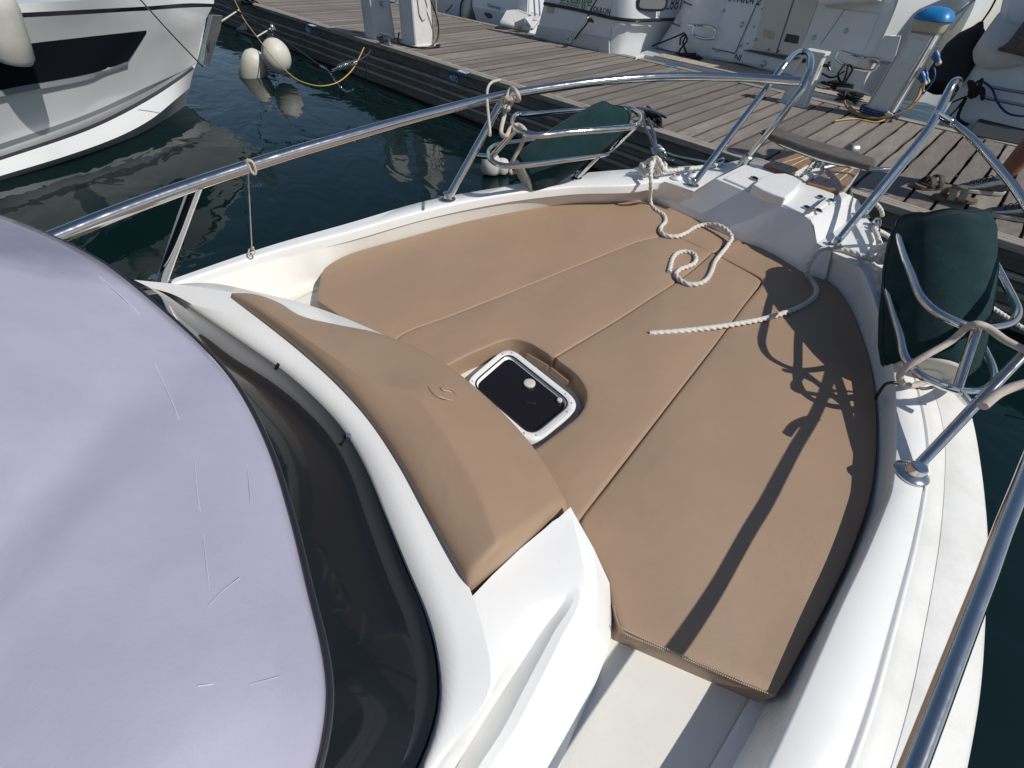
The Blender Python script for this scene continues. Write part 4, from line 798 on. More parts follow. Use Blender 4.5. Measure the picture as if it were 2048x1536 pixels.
# deck between gunwale and locker, port side and locker top
fd = MB(); fd.poly([W(*q) for q in ((1380, 384, ZB-.006), (1388, 383, ZB-.006), (1440, 350, ZB-.006), (1494, 325, ZB-.006), (1505, 316, ZB-.006), (1440, 328, ZB-.006))]); build('foredeck', fd, M['gel'], boat, smooth_shade=False)
sl = MB(); sl.loft([[W(1388, 383, ZB), W(1440, 349, ZB), W(1490, 320, ZB)], [W(1429, 357, ZL), W(1460, 341, ZL), W(1494, 325, ZL)]]); build('locker_side', sl, M['gel'], boat)
sl = MB(); sl.loft([smooth([W(1621, 440, ZL), W(1660, 415, ZL), W(1698, 389, ZL)], 6), smooth([W(1628, 452, ZL-0.008), W(1667, 425, ZL-0.008), W(1704, 393, ZL-0.008)], 6), smooth([W(1634, 486, ZB), W(1690, 445, ZB), W(1716, 400, ZB)], 6)]); build('locker_side', sl, M['gel'], boat)
fd = MB(); fd.loft([[W(1634, 486, ZB), W(1690, 445, ZB), W(1716, 400, ZB)], [W(1716, 532, ZB), W(1750, 480, ZB), W(1728, 418, ZB)]]); build('foredeck', fd, M['gel'], boat)
lt = MB().prism([W(*q, ZL) for q in ((1429, 357), (1480, 378), (1530, 398), (1580, 420), (1612, 434), (1624, 440), (1660, 415), (1699, 389), (1690, 384), (1668, 380), (1640, 374), (1614, 368), (1600, 357), (1588, 347), (1565, 352), (1545, 342), (1526, 331), (1494, 325))], (0, 0, -0.035)); build('locker_top', lt, M['gel'], boat, bevel=0.005)
lid = MB().prism([W(*q, ZL+0.006) for q in ((1447, 356), (1530, 391), (1608, 427), (1628, 426), (1662, 402), (1672, 388), (1614, 368), (1598, 358), (1562, 351), (1516, 336), (1500, 334), (1478, 340))], (0, 0, -0.014)); build('locker_lid', lid, M['gel'], boat, bevel=0.004)
wl_ = [W(*q, ZL+0.028) for q in ((1506, 369), (1525, 379), (1548, 388), (1572, 395), (1590, 379), (1605, 362), (1588, 352), (1570, 346), (1545, 347), (1524, 354))]
ml = MB().prism(wl_, (0, 0, -0.03)); build('windlass_cover', ml, M['gel'], boat, bevel=0.004)
def oval_flat(c, a, b, rx, ry, n=20): return [c+a*(rx*math.cos(2*math.pi*k/n))+b*(ry*math.sin(2*math.pi*k/n)) for k in range(n)]
for (x, y, rx, ry, an) in ((1509, 358, 0.018, 0.011, -0.35), (1613, 416, 0.013, 0.009, -0.3), (1636, 422, 0.014, 0.009, -0.4), (1640, 395, 0.012, 0.009, -0.3), (1662, 402, 0.013, 0.007, -0.4)):
    a = Vector((math.cos(an), math.sin(an), 0)); b_ = Vector((-a.y, a.x, 0)); c = W(x, y, ZL+0.0085)
    mb = MB().prism(oval_flat(c, a, b_, rx, ry), (0, 0, 0.004)); la = build('lid_latch', mb, M['steel'], boat, bevel=0.0015)
    mb = MB().prism(oval_flat(c+Vector((0, 0, 0.0042)), a, b_, rx*0.55, ry*0.5), (0, 0, 0.0025)); build('latch_slot', mb, M['black'], la, smooth_shade=False)
mb = MB(); mb.tube([W(1620, 420, ZL+0.016), W(1634, 409, ZL+0.02), W(1650, 396, ZL+0.016)], 0.003, 8); mb.tube([W(1617, 425, ZL+0.014), W(1628, 418, ZL+0.016)], 0.005, 8); build('hinge_bar', mb, M['steel'], boat)
# bow roller sides with teak pads
def teak_block(pts, stripes, zt=ZL+0.012):
    P = [W(*q, zt) for q in pts]
    mb = MB().prism([p-Vector((0, 0, 0.0125)) for p in P], (0, 0, -0.11)); build('roller_side', mb, M['gel'], boat, smooth_shade=False, bevel=0.004)
    mb = MB().prism(P, (0, 0, -0.012)); t_ = build('teak_pad', mb, M['teak'], boat, smooth_shade=False, bevel=0.002)
    for a, b_ in stripes:
        A, B_ = W(*a, zt+0.001), W(*b_, zt+0.001); s_ = (B_-A).cross(UPV).normalized()*0.0022
        mb = MB().prism([A-s_, A+s_, B_+s_, B_-s_], (0, 0, 0.0006)); build('inlay', mb, M['caulk'], t_, smooth_shade=False)
teak_block(((1528, 329), (1543, 322), (1575, 313), (1609, 300), (1640, 312), (1588, 342), (1580, 347)), (((1555, 329), (1622, 308)), ((1573, 336), (1626, 311))))
teak_block(((1615, 366), (1636, 353), (1656, 339), (1700, 327), (1724, 336), (1706, 356), (1690, 377), (1679, 383)), (((1648, 362), (1701, 333)), ((1668, 371), (1708, 336))))
ch_ = MB().prism([W(*q, ZL-0.02) for q in ((1588, 344), (1640, 312), (1660, 318), (1656, 342), (1616, 367))], (0, 0, -0.03)); build('roller_channel', ch_, M['cream'], boat, smooth_shade=False)
mb = MB(); c = W(1648, 326, ZL-0.006); mb.lathe(c-RT*0.022, RT, ((0, 0.02), (0.008, 0.02), (0.02, 0.012), (0.032, 0.02), (0.044, 0.02)), 18); build('bow_roller', mb, M['galv'], boat)
chain([W(1600, 354, ZL-0.008), W(1615, 343, ZL-0.006), W(1632, 331, ZL-0.002), W(1645, 318, ZL-0.004)], 0.0062, 'dark anchor chain lying in the bow roller channel', 'steeld', 'anchor_chain')
mb = MB().prism([W(*q, ZL+0.002) for q in ((1622, 358), (1640, 343), (1652, 338), (1647, 346), (1634, 358))], (0, 0, -0.02)); mb.tube([W(1644, 337, ZL), W(1672, 331, ZL+.005), W(1684, 328, ZL)], 0.010, 8); build('anchor_shank', mb, M['galv'], boat, bevel=0.003)
mb = MB(); c = W(1697, 300, ZL+0.01); mb.lathe(c, RT, ((0, 0.021), (0.004, 0.023), (0.028, 0.023), (0.032, 0.021)), 18); mb.tube([c+RT*0.016, W(1700, 322, ZL-0.03)], 0.010, 8); build('roller_cap', mb, M['galv'], boat)

# cockpit floor of the foredeck well
fl_ = MB(); fl_.poly([W(*q, ZF-0.002) for q in ((300, 700), (581, 591), (660, 540), (1000, 440), (1268, 405), (1480, 478), (1640, 545), (1745, 760), (1750, 900), (1640, 1240), (1540, 1440), (1430, 1640), (1180, 2000), (700, 1900), (600, 1000))]); build('well_floor', fl_, M['cream'], boat, smooth_shade=False)
# ---- coachroof moulding
ZR = -0.60
K1 = C([(250, 560), (300, 577), (345, 594), (430, 648), (500, 695), (570, 744), (640, 806), (690, 864), (730, 934), (770, 1032), (810, 1130), (850, 1226), (873, 1310), (879, 1390), (866, 1460), (836, 1536), (770, 1680)], ZR-0.012)
K1b = C([(250, 558), (300, 575), (349, 590), (434, 641), (505, 688), (577, 737), (648, 799), (697, 857), (737, 929), (776, 1029), (815, 1129), (856, 1224), (877, 1308), (884, 1390), (872, 1462), (843, 1536), (778, 1690)], ZR)
L0 = C([(470, 585), (530, 630), (610, 692), (690, 762), (752, 835), (812, 925), (864, 1020), (908, 1105), (945, 1192), (966, 1260), (980, 1330), (977, 1382), (935, 1450), (872, 1536), (780, 1690)], ZR)
cr = MB(); cr.loft([K1, K1b], 120); cr.loft([K1b, mixc(K1b, L0, .5, 120, 0.004), L0], 120)
build('coachroof', cr, M['gel'], boat, auto=70)
# port shoulder between coachroof and gunwale
ps = MB(); ps.loft([smooth([W(285, 568, ZR), W(300, 573, ZR), W(352, 586, ZR), W(470, 585, ZR)], 8), smooth([W(300, 570, ZR-.01), W(340, 569, ZR-.012), W(420, 566, ZR-0.014), W(540, 590, ZR-0.02)], 8), smooth([W(330, 572, ZG), W(380, 572, ZG), W(460, 575, ZG-.02), W(590, 604, ZG-0.03)], 8), smooth([W(345, 577, ZG-.02), W(420, 590, ZG-.05), W(500, 610, ZF), W(640, 632, ZF)], 8)], 30); build('coachroof_shoulder', ps, M['gel'], boat, auto=80)
ps = MB(); ps.loft([smooth([W(470, 585, ZR), W(560, 640, ZR), W(680, 700, ZR), W(800, 760, ZR)], 8), smooth([W(540, 590, ZR-0.02), W(600, 605, ZR-.03), W(680, 632, ZR-.05), W(780, 675, ZR-0.06)], 8), smooth([W(590, 604, ZG-0.03), W(640, 618, ZG-.04), W(720, 650, ZG-.05), W(800, 690, ZG-.06)], 8), smooth([W(640, 632, ZF), W(690, 655, ZF), W(740, 680, ZF), W(830, 730, ZF)], 8)], 24); build('backrest_plinth', ps, M['gel'], boat, auto=80)
# starboard face with moulded ridges
edge_top = [(935, 1180), (1000, 1130), (1045, 1093), (1092, 1055), (1141, 1014), (1158, 1035), (1188, 1098), (1219, 1166), (1222, 1230)]
fan = [C([(945, 1192, ZR), (966, 1260, ZR), (980, 1330, ZR), (977, 1382, ZR), (935, 1450, ZR), (872, 1536, ZR), (780, 1690, ZR)], n=6),
       C([(985, 1150, ZR-.006), (1000, 1240, ZR-.010), (1002, 1320, ZR-.013), (988, 1385, ZR-.016), (943, 1460, ZR-.020), (880, 1536, ZR-.024), (790, 1690, ZR-.03)], n=6),
       C([(1040, 1098, ZR-.018), (1072, 1170, ZR-.022), (1050, 1265, ZR-.024), (1008, 1340, ZR-.026), (955, 1422, ZR-.030), (884, 1540, ZR-.034), (800, 1690, ZR-.04)], n=6),
       C([(1092, 1055, ZR-.026), (1136, 1178, ZR-.030), (1086, 1258, ZR-.046), (1030, 1345, ZR-.060), (975, 1430, ZR-.070), (908, 1540, ZR-.080), (820, 1690, ZR-.09)], n=6),
       C([(1105, 1043, ZR-.028), (1150, 1184, ZR-.031), (1106, 1268, ZR-.036), (1052, 1370, ZR-.042), (1005, 1460, ZR-.048), (950, 1545, ZR-.054), (870, 1690, ZR-.060)], n=6),
       C([(1118, 1035, ZR-.030), (1160, 1190, ZR-.032), (1122, 1275, ZR-.036), (1070, 1380, ZR-.042), (1025, 1465, ZR-.048), (972, 1545, ZR-.054), (892, 1690, ZR-.060)], n=6),
       C([(1141, 1014, ZR-.034), (1172, 1198, ZR-.038), (1140, 1288, ZR-.056), (1092, 1390, ZR-.078), (1052, 1475, ZR-.092), (1014, 1545, ZR-.10), (934, 1690, ZR-.11)], n=6),
       C([(1188, 1098, ZR-.050), (1196, 1210, ZR-.060), (1174, 1303, ZR-.078), (1130, 1402, ZR-.10), (1092, 1484, ZR-.115), (1060, 1550, ZR-.12), (980, 1690, ZR-.13)], n=6),
       C([(1219, 1166, ZC+0.0), (1223, 1235, ZC-0.012), (1219, 1290, ZC-.03), (1205, 1332, ZC-.04), (1165, 1425, ZF), (1118, 1530, ZF), (1040, 1690, ZF)], n=6)]
sf = MB(); sf.loft(fan, 60); o = build('coachroof_side', sf, M['gel'], boat, auto=14)
build('backrest_shelf', MB().prism([W(*q, ZC-0.010) for q in ((1040, 900), (1100, 950), (1165, 1040), (1225, 1166), (1180, 1230), (1040, 1150), (960, 1000))], (0, 0, -0.03)), M['gel'], boat, smooth_shade=False)
sk = MB(); sk.loft([[W(1118, 1035, ZR-.030), W(1141, 1014, ZR-.034), W(1188, 1098, ZR-.05), W(1219, 1166, ZC)], [Vector((p.x, p.y, ZF+EYE)) for p in (W(1118, 1035, ZR-.03), W(1141, 1014, ZR-.034), W(1188, 1098, ZR-.05), W(1219, 1166, ZC))]]); build('coachroof_skirt', sk, M['gel'], boat)
sk = MB(); sk.loft([resample(fan[-1], 30), [Vector((p.x+0.002, p.y, ZF-0.01+EYE)) for p in resample(fan[-1], 30)]]); build('coachroof_skirt', sk, M['gel'], boat)

# ---- windscreen: dark lower glass and hazed upper panel
ZE = -0.50
E_px = [(-120, 398), (0, 431), (100, 470), (200, 522), (300, 600), (400, 690), (470, 772), (530, 888), (575, 1030), (611, 1180), (640, 1305), (648, 1392), (636, 1490), (600, 1620), (540, 1800)]
EZ = (-0.345, -0.352, -0.368, -0.395, -0.43, -0.465, -0.462, -0.464, -0.464, -0.464, -0.464, -0.464, -0.464, -0.464, -0.464)
EC = C([(x, y, z) for (x, y), z in zip(E_px, EZ)])
def blend(c1, c2, t, n=100, dz=0): 
    a = resample(c1, n); b_ = resample(c2, n); return [a[i].lerp(b_[i], t)+Vector((0, 0, dz)) for i in range(n)]
KE = [p+Vector((-0.010, -0.014, 0.002)) for p in EC]
K1w = C([(120, 510), (250, 558), (300, 577), (345, 594), (430, 648), (500, 695), (570, 744), (640, 806), (690, 864), (730, 934), (770, 1032), (810, 1130), (850, 1226), (873, 1310), (879, 1390), (866, 1460), (836, 1536), (770, 1680)], ZR-0.012)
gl = MB(); gl.loft([blend(K1w, KE, t, 100, 0.0) for t in (0, .1, .25, .4, .55, .7, .85, 1.0)]); build('windscreen', gl, M['dkglass'], boat, auto=80)
mid_px = [[(-330, 420), (-180, 470), (-60, 540), (60, 610), (170, 690), (265, 780), (340, 880), (405, 990), (450, 1090), (490, 1200), (520, 1310), (528, 1400), (510, 1500), (470, 1640), (400, 1820)],
       [(-500, 520), (-380, 600), (-250, 700), (-120, 790), (10, 870), (100, 950), (180, 1040), (240, 1120), (290, 1200), (330, 1290), (355, 1380), (360, 1470), (340, 1570), (300, 1700), (220, 1900)],
       [(-800, 800), (-650, 900), (-500, 1000), (-350, 1080), (-220, 1140), (-120, 1200), (-40, 1260), (20, 1320), (70, 1400), (110, 1480), (130, 1560), (130, 1650), (110, 1760), (60, 1900), (-30, 2100)],
       [(-1300, 1300), (-1150, 1400), (-1000, 1500), (-850, 1560), (-740, 1620), (-640, 1680), (-560, 1740), (-500, 1800), (-440, 1870), (-400, 1940), (-370, 2010), (-360, 2080), (-370, 2160), (-420, 2260), (-480, 2400)]]
Mid = [C([(x, y, min(-0.27+0.01*k, z+dz)) for (x, y), z in zip(px_l, EZ)]) for k, (px_l, dz) in enumerate(zip(mid_px, (0.045, 0.08, 0.10, 0.11)))]
rows = []
rs = [resample(c, 90) for c in [EC]+Mid]
for i in range(90):
    rows.append(smooth([r_[i] for r_ in rs], 8))
rows = [[rows[i][j] for i in range(90)] for j in range(len(rows[0]))]
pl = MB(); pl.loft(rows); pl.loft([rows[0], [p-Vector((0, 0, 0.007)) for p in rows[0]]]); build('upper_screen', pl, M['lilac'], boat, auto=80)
build('edge_trim', MB().tube([p+Vector((0.003, 0.003, -0.005)) for p in rows[0]], 0.0032, 8), M['hulld'], boat)
pl2 = MB(); pl2.loft([[p-Vector((0, 0, 0.012)) for p in r_] for r_ in rows[::4]]); build('screen_lining', pl2, M['black'], boat)
_m = M['lilac'].node_tree; _n = _m.nodes; _l = _m.links; _p0 = W(-40, 425, -0.35)-ROOT['motorboat']  # dark shapes showing through the port end, put into the panel colour
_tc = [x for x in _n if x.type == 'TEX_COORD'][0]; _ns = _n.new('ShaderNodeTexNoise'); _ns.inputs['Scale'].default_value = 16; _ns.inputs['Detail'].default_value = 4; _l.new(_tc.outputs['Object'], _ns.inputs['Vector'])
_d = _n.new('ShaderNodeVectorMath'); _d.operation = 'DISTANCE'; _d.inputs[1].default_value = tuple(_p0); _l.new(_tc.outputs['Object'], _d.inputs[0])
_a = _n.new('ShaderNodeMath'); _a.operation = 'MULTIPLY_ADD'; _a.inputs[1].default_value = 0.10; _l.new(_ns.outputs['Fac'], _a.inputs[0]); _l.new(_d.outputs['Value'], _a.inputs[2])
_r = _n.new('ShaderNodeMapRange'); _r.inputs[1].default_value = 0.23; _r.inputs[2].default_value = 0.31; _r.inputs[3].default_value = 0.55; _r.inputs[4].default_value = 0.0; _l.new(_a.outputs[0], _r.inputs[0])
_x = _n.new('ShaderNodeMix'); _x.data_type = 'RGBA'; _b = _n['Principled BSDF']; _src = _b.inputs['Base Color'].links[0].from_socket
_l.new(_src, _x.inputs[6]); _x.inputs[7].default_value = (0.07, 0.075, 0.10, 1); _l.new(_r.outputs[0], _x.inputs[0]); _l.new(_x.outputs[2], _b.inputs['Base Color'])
def on_panel(px, py):                            # point on the upper screen seen at a pixel
    d = ray(px, py); best = None; o_ = Vector((0, 0, EYE)); dn = d.normalized()
    for r_ in rows:
        for p in r_:
            q = p-o_; e_ = (q-dn*q.dot(dn)).length
            if best is None or e_ < best[0]: best = (e_, q.dot(dn))
    return o_+dn*(best[1]-0.0008)
def scratch(pts, r): build('scratch', MB().tube(smooth([on_panel(*q) for q in pts], 6), r*0.65, 6), M['scratch'], boat)
scratch([(160, 520), (240, 590), (283, 635), (295, 690), (318, 745), (355, 830), (378, 900)], 0.0009)
scratch([(390, 920), (395, 985), (405, 1050), (412, 1120), (420, 1180)], 0.0006)
scratch([(440, 925), (450, 975), (457, 1030)], 0.0005); scratch([(492, 910), (498, 965), (501, 1006)], 0.0005)
scratch([(418, 1210), (445, 1182), (480, 1155)], 0.0006); scratch([(395, 1372), (420, 1369), (440, 1366)], 0.0007); scratch([(500, 1369), (525, 1362), (560, 1352)], 0.0004)
# screen studs and clips
for x, y, z, kind in ((409, 617, ZR-.008, 0), (561, 724, ZR-.008, 0), (692, 876, ZR-.006, 1), (793, 1122, ZR-.012, 2), (547, 822, ZR+.07, 2)):
    c = W(x, y, z); mb = MB()
    if kind == 0: mb.box(c, 0.022, 0.009, 0.008, (0.8, -0.6, 0), (0.6, 0.8, 0)); build('screen_clip', mb, M['black'], boat, smooth_shade=False, bevel=0.002)
    else:
        d = Vector((0.45, 0.35, 0.8)).normalized(); mb.lathe(c-d*0.004, d, ((0, 0.008), (0.004, 0.008), (0.007, 0.006)), 16); s_ = build('screen_stud', mb, M['black'], boat)
        mb = MB()
        if kind == 1: mb.lathe(c, (0.5, 0.2, 0.8), ((0, 0.0022), (0.012, 0.0022), (0.013, 0.0045), (0.016, 0.004)), 12)
        else: mb.lathe(c+d*0.003, d, ((0, 0.003), (0.002, 0.003), (0.003, 0.001)), 12)
        build('stud_pin', mb, M['steel'], s_)

# ---- hatch
hg = [(1014, 722), (1124, 803), (1066, 853), (962, 770)]
hz = ZF+0.035
def rr_poly(P, r, n=6):
    out = []; m = len(P)
    for i in range(m):
        a, b_, c = P[i-1], P[i], P[(i+1) % m]; u = (a-b_).normalized(); v = (c-b_).normalized()
        p1, p2 = b_+u*r, b_+v*r
        for k in range(n+1):
            t = k/n; out.append(p1*((1-t)**2)+b_*(2*t*(1-t))+p2*(t*t))
    return out
Hc = [W(*q, hz) for q in ((1017, 706), (1142, 806), (1064, 870), (945, 768))]
cH = sum(Hc, Vector())/4
def scaled(P, m_): 
    out = []
    for i in range(4):
        u = (P[i]-P[(i+1) % 4]).normalized(); v = (P[i]-P[(i-1) % 4]).normalized(); out.append(P[i]+(u+v)*m_)
    return out
outer = rr_poly(scaled(Hc, 0.020), 0.045); inner = rr_poly(Hc, 0.026); low = [p-Vector((0, 0, 0.008)) for p in rr_poly(scaled(Hc, -0.004), 0.022)]
hb = MB(); lp = lambda P, dz=0: [p+Vector((0, 0, dz)) for p in P]+[P[0]+Vector((0, 0, dz))]
hb.loft([lp(outer, -0.03), lp(outer, -0.004), lp(rr_poly(scaled(Hc, 0.017), 0.043), 0), lp(rr_poly(scaled(Hc, 0.004), 0.03), 0), lp(inner, -0.004), lp(low)])
hatch = build('hatch', hb, M['gel'], boat, auto=50)
build('hatch_glass', MB().prism(low, (0, 0, -0.004)), M['blackglass'], hatch, smooth_shade=False)
gk = MB(); gk.tube(rr_poly(scaled(Hc, 0.001), 0.028), 0.0018, 6, closed=True); build('hatch_gasket', gk, M['hulld'], hatch)
_mid = [a.lerp(b_, 0.5) for a, b_ in zip(rr_poly(scaled(Hc, 0.020), 0.045), rr_poly(Hc, 0.026))]
for k in range(1, len(_mid), 3):
    build('hatch_screw', MB().lathe(_mid[k]-Vector((0, 0, 0.0006)), (0, 0, 1), ((0, 0.0021), (0.0010, 0.0018), (0.0013, 0.0004)), 10), M['steeld'], hatch)
build('hatch_latch', MB().prism(rr_poly([cH+RT*x+Vector((-RT.y, RT.x, 0))*y+Vector((0, 0, -0.0095)) for x, y in ((0.012, -0.030), (0.034, -0.030), (0.034, -0.022), (0.012, -0.022))], 0.003), (0, 0, 0.003)), M['black'], hatch, bevel=0.0008)
c = W(1059, 768, hz-0.006); build('hatch_vent', MB().lathe(c, (0, 0, 1), ((0, 0.0135), (0.004, 0.0135), (0.0055, 0.011), (0.006, 0.004), (0.0055, 0.001)), 24), M['fendw'], hatch)
c = W(1119, 802, hz-0.006); build('hatch_knob', MB().lathe(c, (0, 0, 1), ((0, 0.0062), (0.005, 0.0058), (0.006, 0.003)), 16), M['fendw'], hatch)
pl_ = MB().prism(rr_poly(scaled(Hc, 0.034), 0.05), (0, 0, -0.02)); o = build('hatch_plinth', MB().prism([p-Vector((0, 0, 0.024)) for p in rr_poly(scaled(Hc, 0.03), 0.05)], (0, 0, -0.015)), M['cream'], boat, bevel=0.004)

# ---- sunpad cushions
seam1 = C([(752, 690), (800, 671), (900, 632), (1000, 593), (1100, 553), (1200, 513), (1280, 482), (1318, 474), (1345, 471), (1385, 487), (1424, 506)], ZC)
p1o = C(cush_p+[(1300, 403), (1344, 415), (1400, 440), (1440, 459), (1474, 478)], ZC)
sp_ = MB(); A = [W(625, 604, ZC)]+[W(636, 575, ZC)]+p1o
A = smooth([W(634, 600, ZC), W(636, 580, ZC), W(641, 553, ZC)], 5)[:-1]+p1o
B_ = smooth([W(780, 700, ZC), W(800, 671, ZC), W(900, 632, ZC), W(1000, 593, ZC), W(1100, 553, ZC), W(1200, 513, ZC), W(1280, 482, ZC), W(1318, 474, ZC), W(1345, 472, ZC), W(1385, 487, ZC), W(1424, 505, ZC), W(1448, 491, ZC), W(1474, 478, ZC)], 6)
# build with matched parameters: rows along the curves
def pad_obj(A, B_, name, label, r=0.010, th=0.066, nu=70, nv=22, crown=0.006, wob=0.0016, ends=(1, 1), mt='vinyl'):
    o = build(name, MB().pad(A, B_, r, th, nu, nv, crown, wob, ends), M[mt], None, auto=75); return tag(o, label, 'cushion', 'tan sunpad cushions on the foredeck')
gap = 0.0006
cu1 = pad_obj(A, shift(B_, gap), 'sunpad_cushion', 'tan sunpad cushion along the port gunwale, left of the faint first seam', r=0.0035)
cseam = C([(1108, 716), (1170, 679), (1240, 637), (1300, 598), (1345, 569), (1385, 540), (1424, 506)], ZC)
A = smooth([W(780, 700, ZC), W(800, 671, ZC), W(900, 632, ZC), W(1000, 593, ZC), W(1100, 553, ZC), W(1200, 513, ZC), W(1280, 482, ZC), W(1318, 474, ZC), W(1345, 472, ZC), W(1385, 487, ZC), W(1422, 505, ZC)], 6)
cut = smooth([W(860, 752, ZC), W(899, 729, ZC), W(940, 708, ZC), W(976, 693, ZC), W(1000, 683, ZC), W(1026, 678, ZC), W(1058, 686, ZC), W(1084, 701, ZC), W(1108, 716, ZC)], 5)
cu2 = pad_obj(shift(A, -gap), shift(cut[:-1]+cseam, gap*1.5), 'sunpad_cushion', 'tan sunpad cushion between the faint seam and the centre seam ahead of the hatch', r=0.004, nv=20)
cut2 = smooth([W(1110, 718, ZC), W(1137, 737, ZC), W(1158, 757, ZC), W(1171, 783, ZC), W(1170, 806, ZC), W(1158, 828, ZC), W(1130, 852, ZC), W(1071, 896, ZC), W(1040, 918, ZC)], 5)
A = cut2[::-1][:-1]+cseam
seam3 = smooth([W(1140, 1068, ZC), W(1160, 1040, ZC), W(1220, 962, ZC), W(1280, 884, ZC), W(1350, 793, ZC), W(1430, 690, ZC), W(1490, 608, ZC), W(1520, 569, ZC), W(1523, 562, ZC), W(1515, 555, ZC), W(1470, 530, ZC), W(1430, 508, ZC)], 6)
cu3 = pad_obj(shift(A, -gap*1.5), shift(seam3, gap), 'sunpad_cushion', 'tan sunpad cushion right of the hatch with a pointed front corner', r=0.0045, nv=20)
A = smooth([W(1243, 1262, ZC), W(1226, 1215, ZC), W(1216, 1166, ZC), W(1158, 1044, ZC), W(1162, 1036, ZC), W(1220, 962, ZC), W(1280, 884, ZC), W(1350, 793, ZC), W(1430, 690, ZC), W(1490, 608, ZC), W(1522, 569, ZC), W(1525, 562, ZC), W(1517, 554, ZC), W(1470, 529, ZC), W(1432, 506, ZC), W(1452, 492, ZC), W(1476, 477, ZC)], 6)
p4o = smooth([W(1552, 1393, ZC)]+[W(*q, ZC) for q in ((1570, 1366), (1605, 1300), (1655, 1208), (1704, 1104), (1740, 1000), (1751, 940), (1755, 880), (1754, 820), (1748, 760), (1737, 705), (1722, 662), (1706, 625), (1690, 598), (1675, 576), (1650, 558), (1604, 541), (1580, 525), (1555, 509), (1520, 492), (1482, 478))], 6)
cu4 = pad_obj(shift(A, -gap), p4o, 'sunpad_cushion', 'large tan sunpad cushion along the starboard side lying half in rail shadow', r=0.0055, nv=28, nu=90)
def stitch(pts, z, parent, n=60):
    P = resample(smooth([W(*q, z) for q in pts], 6), n*2); mb = MB()
    for i in range(0, n*2-1, 2): mb.tube([P[i], P[i+1]], 0.0009, 5)
    o = build('stitching', mb, M['stitch'], parent); o['kind'] = 'stuff'
stitch([(1228, 1212), (1234, 1240), (1247, 1264), (1300, 1288), (1400, 1330), (1500, 1373), (1545, 1390)], ZC+0.0012, cu4, 80)
stitch([(1243, 1256), (1300, 1283), (1400, 1326), (1500, 1368)], ZC+0.0065, cu4, 60)
# velcro tabs inside the hatch opening
for q0, q1, par in (((1056, 707), (1098, 731), cu2), ((1104, 735), (1138, 762), cu3)):
    a, b_ = W(*q0, ZC-0.018), W(*q1, ZC-0.020); mb = MB().prism([a, b_, b_-Vector((0, 0, 0.02)), a-Vector((0, 0, 0.018))], (-0.003, -0.003, 0)); build('fastening_tab', mb, M['vinylside'], par, smooth_shade=False)

# ---- backrest cushion
bk = smooth([W(462, 594, ZR+.004), W(478, 606, ZR+.004), W(530, 645, ZR+.004), W(605, 705, ZR+.004), W(684, 777, ZR+.004), W(744, 847, ZR+.004), W(804, 938, ZR+.004), W(854, 1030, ZR+.004), W(896, 1106, ZR+.004), W(940, 1180, ZR+.004)], 8)
mdl = smooth([W(463, 588, ZR+.012), W(495, 597, ZR+.022), W(560, 640, ZR+.030), W(650, 702, ZR+.034), W(740, 760, ZR+.034), (W(830, 790, ZR+.034)), W(880, 850, ZR+.034), W(921, 913, ZR+.034), W(958, 980, ZR+.034), W(1004, 1105, ZR+.034)], 8)
fr_ = smooth([W(464, 586, ZR), W(512, 589, ZR-.01), W(560, 606, ZR-.02), W(610, 634, ZR-.03), W(680, 650, ZR-.04), W(752, 664, ZR-.045), W(805, 682, ZR-.05), W(856, 706, ZR-.05), W(905, 736, ZR-.05), W(960, 781, ZR-.05), W(1012, 830, ZR-.05), W(1060, 884, ZR-.05), W(1102, 946, ZR-.05), W(1139, 1012, ZR-.05)], 8)
nB = 90; b_s, m_s, f_s = [resample(c, nB) for c in (bk, mdl, fr_)]
mb = MB(); rowsB = []
for i in range(nB):
    u = i/(nB-1); tap_ = min(1, u/0.12)**0.5; endf = 1.0
    d = (1-u)*clen(f_s); 
    rr_ = 0.018; endz = 0 if d > rr_ else -(rr_-math.sqrt(max(0, rr_*rr_-(rr_-d)**2)))
    b0, m0, f0 = b_s[i], m_s[i], f_s[i]
    row = [b0+Vector((0, 0, -0.012)), b0+Vector((0, 0, 0.008*tap_)), b0.lerp(m0, .08)+Vector((0, 0, 0.013*tap_)), b0.lerp(m0, .22)+Vector((0, 0, 0.015*tap_)), b0.lerp(m0, .5)+Vector((0, 0, 0.012*tap_)), b0.lerp(m0, .8)+Vector((0, 0, 0.006*tap_)), b0.lerp(m0, .97)+Vector((0, 0, 0.003*tap_)), m0+Vector((0, 0, 0.0005)), m0.lerp(f0, .03)+Vector((0, 0, 0.003*tap_)), m0.lerp(f0, .2)+Vector((0, 0, 0.006*tap_)), m0.lerp(f0, .5)+Vector((0, 0, 0.006*tap_)), m0.lerp(f0, .8)+Vector((0, 0, 0.005*tap_)), m0.lerp(f0, .95)+Vector((0, 0, 0.002*tap_)), f0, f0+Vector((0.002, 0.002, -0.012)), f0+Vector((-0.004, -0.004, -0.035))]
    rowsB.append([p+Vector((0, 0, endz)) for p in row])
mb.loft(rowsB)
last = rowsB[-1]; mb.loft([last, [Vector((p.x+0.001, p.y+0.0, min(p.z-0.004, ZR-0.075+EYE))) for p in last]])
bkc = build('backrest_cushion', mb, M['vinyl'], None, auto=80, recalc=True); sm = bkc.modifiers.new('sub', 'SUBSURF'); sm.levels = 1; sm.render_levels = 1
tag(bkc, 'curved tan backrest cushion with embossed swirl emblem aft of the hatch', 'cushion')
